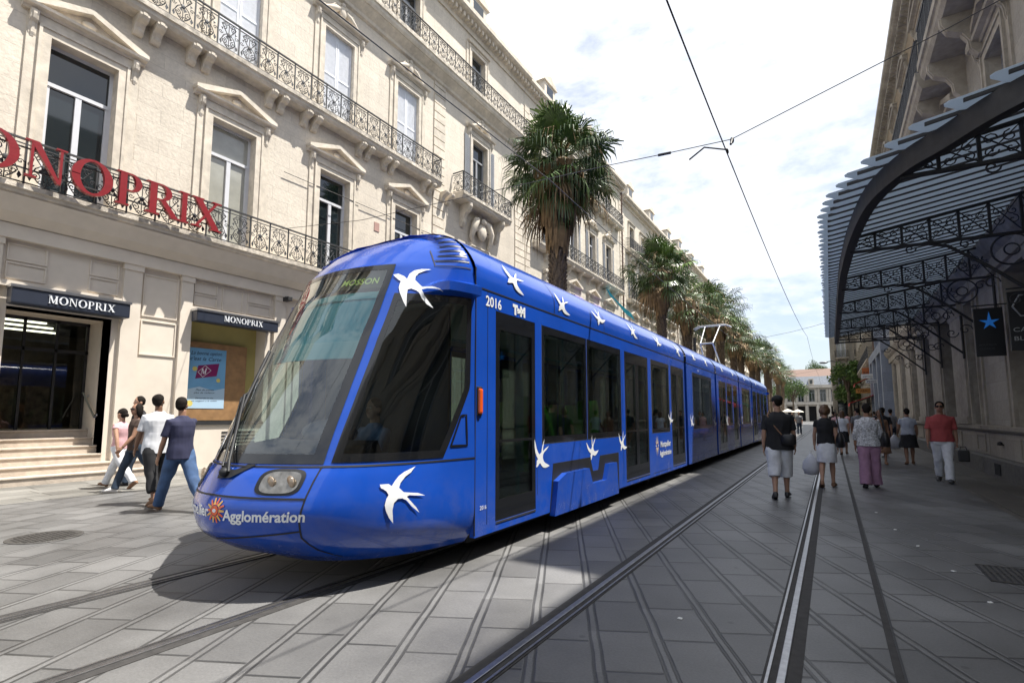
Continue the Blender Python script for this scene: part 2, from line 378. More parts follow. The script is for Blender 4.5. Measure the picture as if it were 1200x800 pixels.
# ------------------------------------------------------------------ paving
def paving_mat(name, c0, ang=26.2, pitch=.405, band=.055, length=.56, big=False, dirt=.42):
    m, nt, b = _new(name); N = nt.nodes; L = nt.links
    def M(op, a, b_=None, c=None):
        n = N.new('ShaderNodeMath'); n.operation = op
        for k, v in enumerate((a, b_, c)):
            if v is None: continue
            if isinstance(v, (int, float)): n.inputs[k].default_value = v
            else: L.new(v, n.inputs[k])
        return n.outputs[0]
    g = N.new('ShaderNodeNewGeometry'); s = N.new('ShaderNodeSeparateXYZ'); L.new(g.outputs['Position'], s.inputs[0])
    wob = N.new('ShaderNodeTexNoise'); wob.inputs['Scale'].default_value = 2.2; wob.inputs['Detail'].default_value = 6; L.new(g.outputs['Position'], wob.inputs[0])
    wv = M('MULTIPLY_ADD', wob.outputs['Fac'], .02, -.01)
    ca, sa = math.cos(R(ang)), math.sin(R(ang))
    # across and along coordinates (strips run at -ang from +Y)
    u = M('ADD', M('ADD', M('MULTIPLY', s.outputs['X'], ca), M('MULTIPLY', s.outputs['Y'], sa)), wv)
    v = M('ADD', M('SUBTRACT', M('MULTIPLY', s.outputs['Y'], ca), M('MULTIPLY', s.outputs['X'], sa)), wv)
    us = M('DIVIDE', M('ADD', u, .25), pitch); ui = M('FLOOR', us); uf = M('MULTIPLY', M('SUBTRACT', us, ui), pitch)
    wn = N.new('ShaderNodeTexWhiteNoise'); wn.noise_dimensions = '1D'; L.new(ui, wn.inputs['W'])
    vs = M('DIVIDE', M('ADD', v, M('MULTIPLY', wn.outputs['Value'], length*3)), length); vi = M('FLOOR', vs); vf = M('MULTIPLY', M('SUBTRACT', vs, vi), length)
    def line(x, c, w): # 1 on line
        d = M('ABSOLUTE', M('SUBTRACT', x, c)); r = N.new('ShaderNodeMapRange'); r.inputs['From Min'].default_value = w*.45; r.inputs['From Max'].default_value = w
        r.inputs['To Min'].default_value = 1; r.inputs['To Max'].default_value = 0; L.new(d, r.inputs[0]); return r.outputs[0]
    l1 = line(uf, .014, .015)
    l = l1
    if band > 0: l = M('MAXIMUM', l, line(uf, .014+band, .014))
    inband = M('LESS_THAN', uf, .012+band) if band > 0 else 0.
    cj = line(vf, .014, .014)
    if band > 0: cj = M('MULTIPLY', cj, M('SUBTRACT', 1, inband))
    joint = M('MAXIMUM', l, cj)
    # joints fade and fill with dirt in places
    jn = N.new('ShaderNodeTexNoise'); jn.inputs['Scale'].default_value = 1.6; jn.inputs['Detail'].default_value = 4; L.new(g.outputs['Position'], jn.inputs[0])
    jr = N.new('ShaderNodeMapRange'); jr.inputs['From Min'].default_value = .35; jr.inputs['From Max'].default_value = .6; jr.inputs['To Min'].default_value = .7; jr.inputs['To Max'].default_value = 1.; L.new(jn.outputs['Fac'], jr.inputs[0])
    joint = M('MULTIPLY', joint, jr.outputs[0])
    cw = N.new('ShaderNodeTexWhiteNoise'); cw.noise_dimensions = '2D'; cb = N.new('ShaderNodeCombineXYZ'); L.new(ui, cb.inputs[0]); L.new(vi, cb.inputs[1]); L.new(cb.outputs[0], cw.inputs['Vector'])
    stonev = M('MULTIPLY_ADD', cw.outputs['Value'], .40, .80)
    nz = N.new('ShaderNodeTexNoise'); nz.inputs['Scale'].default_value = 60; nz.inputs['Detail'].default_value = 6; nz.inputs['Roughness'].default_value = .7; L.new(g.outputs['Position'], nz.inputs[0])
    big_ = N.new('ShaderNodeTexNoise'); big_.inputs['Scale'].default_value = .55; big_.inputs['Detail'].default_value = 7; big_.inputs['Roughness'].default_value = .6; L.new(g.outputs['Position'], big_.inputs[0])
    br = N.new('ShaderNodeMapRange'); br.inputs['From Min'].default_value = .32; br.inputs['From Max'].default_value = .68; br.inputs['To Min'].default_value = 1-dirt; br.inputs['To Max'].default_value = 1+dirt*.6; L.new(big_.outputs['Fac'], br.inputs[0])
    gr = N.new('ShaderNodeMapRange'); gr.inputs['From Min'].default_value = .25; gr.inputs['From Max'].default_value = .75; gr.inputs['To Min'].default_value = .74; gr.inputs['To Max'].default_value = 1.24; L.new(nz.outputs['Fac'], gr.inputs[0])
    # chewing-gum and oil spots
    vo = N.new('ShaderNodeTexVoronoi'); vo.inputs['Scale'].default_value = 2.3; L.new(g.outputs['Position'], vo.inputs['Vector'])
    sp = N.new('ShaderNodeMapRange'); sp.inputs['From Min'].default_value = .035; sp.inputs['From Max'].default_value = .06; sp.inputs['To Min'].default_value = .62; sp.inputs['To Max'].default_value = 1; L.new(vo.outputs['Distance'], sp.inputs[0])
    k = M('MULTIPLY', M('MULTIPLY', stonev, br.outputs[0]), M('MULTIPLY', gr.outputs[0], sp.outputs[0]))
    if band > 0: k = M('MULTIPLY', k, M('MULTIPLY_ADD', inband, .14, 1))
    k = M('MULTIPLY', k, M('MULTIPLY_ADD', joint, -.74, 1))
    v3 = N.new('ShaderNodeVectorMath'); v3.operation = 'SCALE'; v3.inputs[0].default_value = c0; L.new(k, v3.inputs['Scale'])
    L.new(v3.outputs[0], b.inputs['Base Color'])
    L.new(M('MULTIPLY_ADD', big_.outputs['Fac'], .28, .33), b.inputs['Roughness'])
    h = M('MULTIPLY_ADD', joint, -1., M('MULTIPLY', nz.outputs['Fac'], .25))
    h = M('ADD', h, M('MULTIPLY', cw.outputs['Value'], .15))
    bp = N.new('ShaderNodeBump'); bp.inputs['Strength'].default_value = .55; bp.inputs['Distance'].default_value = .012; L.new(h, bp.inputs['Height']); L.new(bp.outputs[0], b.inputs['Normal'])
    return m
mg = MB(); mg.quad((-400, -60, 0), (400, -60, 0), (400, 600, 0), (-400, 600, 0), paving_mat('street_paving', (.135, .134, .133)))
tag(build(mg, 'ground'), kind='structure')
mg = MB()
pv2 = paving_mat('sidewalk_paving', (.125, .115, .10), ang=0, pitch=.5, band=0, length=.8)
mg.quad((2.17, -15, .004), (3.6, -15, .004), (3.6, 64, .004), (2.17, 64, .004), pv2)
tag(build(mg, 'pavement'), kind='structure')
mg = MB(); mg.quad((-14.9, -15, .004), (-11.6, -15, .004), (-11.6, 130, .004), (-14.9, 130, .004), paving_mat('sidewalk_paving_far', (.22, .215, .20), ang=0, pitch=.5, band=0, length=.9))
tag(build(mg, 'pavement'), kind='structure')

# rails: head, flange groove, rubber filler
def rail(x, side, label):
    r = thing('tram_rail', label, 'rail', (x, 60, 0), group='tram rails set in the paving')
    m = MB(); y0, y1 = -75, 80
    m.box(-.095, .095, y0, y1, -.02, .004, M_rubber); build(m, 'rail_bed', r)
    m = MB(); h = .056/2
    m.bbox(-.022, .022, y0, y1, -.01, .012, M_steel, .004); build(m, 'rail_head', r)
    m = MB(); m.box(side*.062, side*.078, y0, y1, -.01, .010, M_steel); build(m, 'guard_lip', r)
    return r
rail(-1.75, 1, 'worn steel rail crossing the shade, left rail of the empty track'); rail(-.31, -1, 'shiny steel rail beside the skirted woman, right rail of the empty track')
rail(-5.13, 1, 'bright sunlit rail running under the far side of the blue tram'); rail(-3.68, -1, 'steel rail running under the near side of the blue tram')
m = MB(); m.box(.24, .27, 1, 60, .0, .006, M_rubber); m.box(.228, .24, 1, 60, 0, .008, MATS['rail_filler']); m.box(.27, .282, 1, 60, 0, .008, M_ironb)
tag(build(m, 'drain_channel'), 'narrow slotted drain channel between the track and the right pavement', 'drain')
# manhole with raised studs
m = MB(); m.lathe([(.0, 0), (.36, 0), (.36, .008), (.34, .010), (.33, .006), (0, .006)], mat('cast_iron', (.10, .095, .09), .55, metal=.6, var=.3, scale=20), n=32)
for i in range(-7, 8):
    for j in range(-7, 8):
        if (i*.045)**2+(j*.045)**2 < .29**2: m.box(i*.045-.013, i*.045+.013, j*.045-.013, j*.045+.013, .006, .012, MATS['cast_iron'])
tag(build(m, 'manhole_cover', loc=(-8.1, 2.42, 0)), 'round studded iron manhole cover in the sunlit paving', 'manhole')
m = MB(); m.box(-.33, .33, -.3, .3, 0, .005, M_ironb)
for i in range(14): m.box(-.31+i*.046, -.285+i*.046, -.28, .28, .004, .011, MATS['cast_iron'])
for j in (-.3, 0, .29): m.box(-.33, .33, j, j+.015, .004, .012, MATS['cast_iron'])
tag(build(m, 'drain_grate', loc=(1.45, 6.5, 0), rotz=0), 'dark square drain grate in the shaded paving on the right', 'drain grate')
# stray bits of litter
m_l = mat('paper_litter', (.7, .7, .68), .9, var=0)
for k, (x, y) in enumerate([(.62, 8.3), (.75, 7.4), (.9, 6.4), (.98, 5.5), (.5, 9.6), (-1.0, 3.9)]):
    m = MB(); m.prism([(-.018, -.01), (.015, -.014), (.02, .008), (-.006, .016)], 2, 0, .006, m_l)
    tag(build(m, 'litter', loc=(x, y, .002), rotz=k*1.3), 'tiny white scrap of litter on the shaded paving', 'litter', 'scraps of litter on the paving')
# ------------------------------------------------------------------ tram
G_wind = glass('windscreen_glass', (.80, .90, .88), 1.6, boost=2.2)
G_tint = glass('tinted_glass', (.88, .97, .93), 1.5, boost=.9)
G_cab = glass('dark_cab_glass', (.38, .46, .46), 1.6, boost=1.5)
M_seatg = mat('green_seat', (.22, .78, .08), .5, var=.05)
M_teal = mat('teal_blind', (.10, .55, .64), .6, var=.04)
M_lamp = mat('lamp_reflector', (.24, .23, .21), .12, metal=.75, var=.35, scale=18)
M_orange = mat('orange_marker', (.75, .10, .01), .3, var=0, coat=.5)
M_floor = mat('tram_floor', (.20, .20, .20), .7)
M_liner = mat('interior_liner', (.55, .58, .57), .7, var=.05)
M_yel = mat('yellow_decal', (.75, .45, .12), .5, var=0)
HW = 1.325; XS = TX+HW; XL = TX-HW
ROOF = [(1.325, 2.79), (1.32, 2.99), (1.22, 3.17), (1.07, 3.32), (.84, 3.43), (.5, 3.49), (0, 3.51)]
def roofpt(t):
    """t 0..1 from gutter to crown"""
    k = t*(len(ROOF)-1); i = min(int(k), len(ROOF)-2); f = k-i
    q = [ROOF[max(i-1, 0)], ROOF[i], ROOF[i+1], ROOF[min(i+2, len(ROOF)-1)]]
    return (_cr(q[0][0], q[1][0], q[2][0], q[3][0], f), _cr(q[0][1], q[1][1], q[2][1], q[3][1], f))
tram = thing('tram', 'long blue low floor tram with white swallow decals filling the middle of the street', 'tram', (TX, 18, 0))
def T(mb, name, parent=None, norm=False):
    if parent is None or parent is tram: return wobj(mb, name, tram, norm)
    return build(mb, name, parent, norm=norm)

SWALLOW = [(733,203),(750,202),(765,198),(776,208),(786,188),(800,170),(820,156),(858,140),(842,158),(822,176),(808,196),(802,214),(818,230),(842,229),(866,232),(892,239),(862,240),(838,241),(828,246),(846,262),(860,280),(872,298),(846,278),(826,258),(812,250),(796,254),(783,268),(779,290),(780,315),(779,339),(766,318),(756,296),(752,274),(756,252),(764,238),(758,228),(746,220),(738,213)]
def swallow_tris(w=1., rot=0., flip=False):
    """triangulated swallow, centred, about w wide"""
    P = [((x-812)/159., -(y-240)/159.) for x, y in SWALLOW]
    if flip: P = [(-x, y) for x, y in P]
    c, s_ = math.cos(R(rot)), math.sin(R(rot)); P = [((x*c-y*s_)*w, (x*s_+y*c)*w) for x, y in P]
    bm = bmesh.new(); vs = [bm.verts.new((x, y, 0)) for x, y in P]; f = bm.faces.new(vs)
    bmesh.ops.triangulate(bm, faces=[f]); bmesh.ops.subdivide_edges(bm, edges=list(bm.edges), cuts=2, use_grid_fill=True)
    bm.verts.index_update(); out = [q.co.copy() for q in bm.verts], [[q.index for q in f.verts] for f in bm.faces]; bm.free(); return out
def decal(name, parent, tris, fn, m=None):
    mb = MB(); mb.add([fn(p.x, p.y) for p in tris[0]], tris[1], m or M_bird); return T(mb, name, parent)

# --- nose shell -----------------------------------------------------
def sw_front(z): return 1.08 + (z-1.05)/(2.64-1.05)*.16
def sw_back(z): return 2.90 if z >= 1.72 else 2.49+(z-1.05)/(.67)*.40
def ws_half(z): return 1.0 + max(0, z-1.05)/1.92*.10
def build_nose(flipY=None, parent=None):
    f = (lambda p: p) if flipY is None else (lambda p: (2*TX-p[0], flipY-p[1], p[2]))
    mb = MB(); us = [-3+6*i/144 for i in range(145)]
    zs = [.2, .25, .3]+[.3+(1.05-.3)*i/12 for i in range(1, 13)]+[1.05+1.94*i/48 for i in range(1, 49)]+[2.99+.5*i/12 for i in range(1, 13)]
    def hole(u, z):
        a = abs(u)
        if 1.10 < z < 2.93 and a < ws_half(z)-.07: return True
        if 1.10 < z < 2.59 and sw_front(z)+.06 < a < sw_back(z)-.06: return True
        return False
    vs = [f(S(u, z)) for z in zs for u in us]; n = len(us); fs = []
    for i in range(len(zs)-1):
        for j in range(n-1):
            if hole((us[j]+us[j+1])/2, (zs[i]+zs[i+1])/2): continue
            fs.append((i*n+j, i*n+j+1, (i+1)*n+j+1, (i+1)*n+j))
    mb.add(vs, fs, M_blue, True)
    # top cap between z 3.49 ring and first roof arch, floor pan
    top = [f(S(u, 3.49)) for u in us]
    mb.add(top+[f((TX, 4.26, 3.51))], [(i, i+1, len(top)) for i in range(n-1)], M_blue, True)
    bot = [f(S(u, .2)) for u in us]; mb.add(bot+[f((TX, 4.2, .2))], [(i+1, i, len(bot)) for i in range(n-1)], M_tdk)
    nose = T(mb, 'cab_shell', parent)
    def patch(name, m, zr, ua, ub, off, nz=16, nu=12, par=nose):
        b = MB(); V = []
        for i in range(nz+1):
            z = zr[0]+(zr[1]-zr[0])*i/nz; a, c = ua(z), ub(z)
            V += [f(S(a+(c-a)*j/nu, z, off)) for j in range(nu+1)]
        b.add(V, [(i*(nu+1)+j, i*(nu+1)+j+1, (i+1)*(nu+1)+j+1, (i+1)*(nu+1)+j) for i in range(nz) for j in range(nu)], m, True)
        return b if name is None else build(b, name, par)
    def strip(path, w, m, off=.004, par=nose, name='panel_seam'):
        b = MB(); strip_add(b, path, w, m, off); return build(b, name, par)
    def strip_add(b, path, w, m, off):
        # dense path in (u,z); width in metres applied perpendicular, approx
        pts = []
        for k in range(len(path)-1):
            (u0, z0), (u1, z1) = path[k], path[k+1]; n_ = max(2, int(8*abs(u1-u0)+10*abs(z1-z0)))
            pts += [(u0+(u1-u0)*t/n_, z0+(z1-z0)*t/n_) for t in range(n_)]
        pts.append(path[-1]); P = [Vector(f(S(u, z, off))) for u, z in pts]; V = []
        for k in range(len(P)):
            t = (P[min(k+1, len(P)-1)]-P[max(k-1, 0)]).normalized(); u, z = pts[k]
            nn = (Vector(f(S(u, z, off+.05)))-P[k]).normalized(); q = t.cross(nn).normalized()*w/2
            V += [P[k]-q, P[k]+q]
        b.add(V, [(2*k, 2*k+1, 2*k+3, 2*k+2) for k in range(len(P)-1)], m, True)
    # glazing
    patch('windscreen', G_wind, (1.08, 2.96), lambda z: -ws_half(z)+.03, lambda z: ws_half(z)-.03, .004, 30, 30)
    b = patch(None, M_tblk, (1.05, 2.99), lambda z: ws_half(z)-.13, lambda z: ws_half(z), .006, 24, 4)
    b2 = patch(None, M_tblk, (1.05, 2.99), lambda z: -ws_half(z), lambda z: -ws_half(z)+.13, .006, 24, 4); b.add(b2.v, b2.f, M_tblk, True)
    for zr in ((1.05, 1.13), (2.93, 2.99)):
        b2 = patch(None, M_tblk, zr, lambda z: -ws_half(z), lambda z: ws_half(z), .006, 2, 30); b.add(b2.v, b2.f, M_tblk, True)
    build(b, 'windscreen_surround', nose)
    for sg in (1, -1):
        patch('cab_window', G_cab, (1.07, 2.63), lambda z: sg*(sw_front(z)+.02), lambda z: sg*(sw_back(z)-.02), .004, 24, 24)
        b = MB()
        for zr in ((1.06, 1.13), (2.57, 2.65)):
            q = patch(None, M_tblk, zr, lambda z: sg*sw_front(z), lambda z: sg*sw_back(z), .006, 2, 24); b.add(q.v, q.f, M_tblk, True)
        q = patch(None, M_tblk, (1.06, 2.64), lambda z: sg*sw_front(z), lambda z: sg*(sw_front(z)+.10), .006, 24, 3); b.add(q.v, q.f, M_tblk, True)
        q = patch(None, M_tblk, (1.06, 2.64), lambda z: sg*(sw_back(z)-.10), lambda z: sg*sw_back(z), .006, 24, 3); b.add(q.v, q.f, M_tblk, True)
        build(b, 'cab_window_surround', nose)
        # seams
        b = MB(); s_ = sg
        strip_add(b, [(s_*3, 1.03), (0, 1.03)], .016, M_seam, .004)
        strip_add(b, [(s_*1.0, 1.03), (s_*.985, .8), (s_*.98, .6), (s_*1.0, .48), (s_*1.12, .36), (s_*1.36, .27)], .014, M_seam, .004)
        strip_add(b, [(s_*.985, .785), (0, .80)], .016, M_seam, .004); strip_add(b, [(s_*.985, .535), (0, .44)], .014, M_seam, .004)
        build(b, 'panel_seam', nose)
        # triangle vent window behind the cab window
        b = MB(); strip_add(b, [(s_*2.60, 1.16), (s_*2.86, 1.16), (s_*2.84, 1.46), (s_*2.75, 1.45), (s_*2.60, 1.16)], .022, M_tblk, .006); build(b, 'vent_outline', nose)
        # headlight: rounded oval bezel and glass
        def oval(k, off, n=36, cu=.68, cz=.912):
            pts = []
            for i in range(n):
                t = 2*math.pi*i/n; c_, s2 = math.cos(t), math.sin(t); e = .62
                pts.append((s_*(cu+k*.195*math.copysign(abs(c_)**e, c_)), cz+k*.092*math.copysign(abs(s2)**e, s2)))
            return [f(S(u, z, off)) for u, z in pts], f(S(s_*cu, cz, off))
        a, ca_ = oval(1.12, .004); a2, _ = oval(.92, .010); inn, ci = oval(.93, .007); b = MB()
        n_ = len(a); b.add(a+a2, [(i, (i+1) % n_, (i+1) % n_+n_, i+n_) for i in range(n_)], M_seam, True)
        hl = build(b, 'headlight', nose); b = MB(); b.add(inn+[ci], [(i, (i+1) % n_, n_) for i in range(n_)], M_lamp, True)
        for du, dz, r_ in ((.09, .0, .055), (-.09, .0, .05)):
            o_ = Vector(f(S(s_*(.68+du), .912, .004))); 
            b.ell(o_, (r_, .012, r_), mat('lamp_bulb', (.42, .33, .25), .08, metal=.5, var=.2, scale=30), 14, 6)
        build(b, 'reflector', hl)
        # fin over the cab window and roof louvres
        b = MB(); R0 = []; 
        for k in range(12):
            u = 1.80+(2.98-1.80)*k/11; h = .06*min(1, k/3.)+.0; o_ = .10*min(1, (k+.2)/5.)
            R0.append([f(S(s_*u, 2.66, .0)), f(S(s_*u, 2.67, o_)), f(S(s_*u, 2.72+h*.6, o_*1.15)), f(S(s_*u, 2.76+h, .0))])
        b.loft(R0, M_blue, cap=True, closed=True, smooth=False); build(b, 'side_fin', nose, norm=True)
        b = MB()
        for k in range(6):
            z = 3.04+.062*k; strip_add(b, [(s_*(2.0+.07*k), z), (s_*2.93, z+.005)], .026, M_blued, .006)
            strip_add(b, [(s_*(2.0+.07*k), z+.026), (s_*2.93, z+.031)], .016, M_blue, .016)
        strip_add(b, [(s_*1.85, 3.18), (s_*2.0, 2.98), (s_*2.93, 2.97)], .012, M_seam, .006)
        build(b, 'roof_louvre', nose)
    return nose, strip_add, f
nose, strip_add, _f = build_nose(None, tram)
# swallows on the nose
def on_nose(cu, cz, w, zs=1.):
    # metric to param: 1 unit u ~ local length
    e = .05; A = Vector(S(cu-e, cz)); B = Vector(S(cu+e, cz)); du = 2*e/max((B-A).length, 1e-4)
    A = Vector(S(cu, cz-e)); B = Vector(S(cu, cz+e)); dz = 2*e/max((B-A).length, 1e-4)
    return lambda x, y: S(cu+x*w*du, cz+y*w*dz, .007)
SWA = [(1.11, 2.86), (1.21, 2.87), (1.34, 2.84), (1.41, 2.81), (1.44, 2.87), (1.53, 2.91), (1.69, 2.93), (1.92, 2.93), (1.77, 2.91), (1.64, 2.88), (1.58, 2.84), (1.58, 2.8), (1.67, 2.76), (1.76, 2.72), (1.96, 2.7), (2.2, 2.64), (2.02, 2.67), (1.86, 2.69), (1.75, 2.69), (1.82, 2.63), (1.93, 2.57), (2.05, 2.5), (1.9, 2.54), (1.78, 2.6), (1.71, 2.66), (1.65, 2.68), (1.54, 2.7), (1.47, 2.69), (1.48, 2.63), (1.52, 2.5), (1.45, 2.55), (1.34, 2.65), (1.29, 2.71), (1.29, 2.76), (1.3, 2.78), (1.24, 2.8), (1.17, 2.83)]
SWB = [(1.73, 0.87), (1.78, 0.87), (1.83, 0.87), (1.87, 0.85), (1.9, 0.89), (1.94, 0.93), (2.0, 0.96), (2.13, 1.0), (2.08, 0.95), (2.02, 0.92), (1.97, 0.87), (1.96, 0.83), (2.02, 0.79), (2.1, 0.78), (2.19, 0.77), (2.28, 0.74), (2.17, 0.75), (2.09, 0.76), (2.06, 0.75), (2.12, 0.7), (2.18, 0.65), (2.22, 0.6), (2.13, 0.66), (2.06, 0.72), (2.01, 0.74), (1.96, 0.74), (1.92, 0.71), (1.91, 0.65), (1.92, 0.6), (1.93, 0.54), (1.88, 0.59), (1.84, 0.65), (1.82, 0.7), (1.83, 0.75), (1.85, 0.78), (1.82, 0.81), (1.78, 0.83), (1.75, 0.84)]

def poly_uz(P):
    bm = bmesh.new(); vs = [bm.verts.new((x, y, 0)) for x, y in P]; f = bm.faces.new(vs); bmesh.ops.triangulate(bm, faces=[f]); bmesh.ops.subdivide_edges(bm, edges=list(bm.edges), cuts=3, use_grid_fill=True)
    bm.verts.index_update(); out = [q.co.copy() for q in bm.verts], [[q.index for q in f.verts] for f in bm.faces]; bm.free(); return out
def lift(u, z):
    a = max(0, min(1, (u-1.72)/.5))*max(0, min(1, (z-2.60)/.06))*max(0, min(1, (2.93-z)/.08)); return .0095+.125*a
for P in (SWA, SWB): decal('swallow', nose, poly_uz(P), lambda x, y: S(x, y, lift(x, y)))
# wiper: arm pair and base, parked up the middle of the glass
b = MB()
b.tube([S(.12, .97, .03), S(.05, 1.05, .05), S(-.42, 1.62, .06), S(-.42, 1.66, .03)], .014, M_seam, 6)
b.tube([S(.02, 1.0, .05), S(-.50, 1.60, .06)], .010, M_tblk, 6)
b.tube([S(-.20, 1.15, .03), S(-.42, 1.66, .03), S(-.62, 2.1, .03)], .016, M_seam, 6)
b.add([S(-.12, 1.04, .012), S(.36, 1.04, .012), S(.16, .93, .02), S(-.02, .92, .02)], [(0, 1, 2, 3)], M_seam)
b.ell(S(.06, .97, .02), (.045, .05, .04), M_seam)
build(b, 'wiper', nose)
# lettering on the bumper
vs, fs = textmesh('Agglomération', .148, bold=.004); tw = text_width(vs)
def nose_txt(x0u, z0, slope=0.):
    """arc-length mapping of x starting from u=x0u"""
    tab = [(x0u, 0.)]; u = x0u; acc = 0; p = Vector(S(u, .66))
    while u < 2.4: u += .01; q = Vector(S(u, .66)); acc += (q-p).length; p = q; tab.append((u, acc))
    def fn(x, y):
        for i in range(len(tab)-1):
            if tab[i+1][1] >= x: t = (x-tab[i][1])/(tab[i+1][1]-tab[i][1]); return S(tab[i][0]+t*.01, z0+y+slope*x, .006)
        return S(2.3, z0+y, .006)
    return fn
fn = nose_txt(.235, .615); sc_ = .70/tw; b = MB(); b.add([fn(v.x*sc_, v.y*sc_) for v in vs], fs, M_bird); build(b, 'lettering', nose)
vs, fs = textmesh('Montpellier', .148, bold=.004); tw = text_width(vs); fn = nose_txt(-.62, .635); sc_ = .56/tw
b = MB(); b.add([fn(v.x*sc_, v.y*sc_) for v in vs], fs, M_bird); build(b, 'lettering', nose)
b = MB()
for k in range(14):
    t = 2*math.pi*k/14; c_, s_ = math.cos(t), math.sin(t); w = .022
    P = [(c_*.045-s_*w*.5, s_*.045+c_*w*.5), (c_*.045+s_*w*.5, s_*.045-c_*w*.5), (c_*.098+s_*.006, s_*.098-c_*.006), (c_*.098-s_*.006, s_*.098+c_*.006)]
    b.add([S(.125+x*1.25, .685+y, .006) for x, y in P], [(0, 1, 2, 3)], M_orange if k % 2 else M_yel)
b.add([S(.125+.04*math.cos(t*.5236)*1.25, .685+.04*math.sin(t*.5236), .007) for t in range(12)], [tuple(range(12))], M_orange)
b.add([S(.125+(.02*math.cos(t*.5236))*1.25, .685+.014*math.sin(t*.5236), .009) for t in range(12)], [tuple(range(12))], M_bird)
build(b, 'sun_emblem', nose)
# cab interior: dashboard, blind, seat, destination box
b = MB(); dash = []
for k in range(9):
    u = -1+2*k/8; p = S(u, 1.12, -.10); dash.append([(p[0], p[1], 1.14), (p[0], p[1]+.55, 1.22), (TX+(p[0]-TX)*.9, p[1]+.75, .95), (TX+(p[0]-TX)*.9, p[1]+.4, .6)])
b.loft(dash, mat('dashboard', (.05, .06, .10), .6, var=.1), smooth=False)
b.ell((-4.3, 3.45, 1.28), (.34, .22, .14), MATS['dashboard'], 16, 8)
build(b, 'dashboard', nose)
b = MB(); V = []
for i in range(2):
    z = (2.02, 2.74)[i]
    V += [(lambda p: (p[0], p[1], p[2]))(S(-.86+1.72*j/10, z, -.09)) for j in range(11)]
b.add(V, [(j, j+1, 11+j+1, 11+j) for j in range(10)], M_teal)
V2 = []
for z in (2.66, 2.74): V2 += [S(-.86+1.72*j/10, z, -.075) for j in range(11)]
b.add(V2, [(j, j+1, 11+j+1, 11+j) for j in range(10)], mat('teal_blind_hem', (.25, .68, .72), .6, var=0))
V2 = []
for z in (2.02, 2.2): V2 += [S(-.86+1.72*j/10, z, -.08) for j in range(11)]
b.add(V2, [(j, j+1, 11+j+1, 11+j) for j in range(10)], MATS['teal_blind_hem'])
build(b, 'sun_blind', nose)
vs, fs = textmesh('MOSSON', .16, bold=.002); tw = text_width(vs); b = MB()
fnu = lambda x, y: S(.20+x/tw*.62, 2.80+y*.62, -.03)
b.add([fnu(v.x, v.y) for v in vs], fs, mat('dot_matrix', (.35, .45, .12), .6, var=0, emit=(.45, .6, .15), es=.25)); build(b, 'destination_text', nose)
b = MB(); V = []
for z in (2.76, 2.98): V += [S(-.9+1.8*j/10, z, -.045) for j in range(11)]
b.add(V, [(j, j+1, 11+j+1, 11+j) for j in range(10)], mat('dark_display', (.05, .06, .05), .5, var=0)); build(b, 'destination_display', nose)

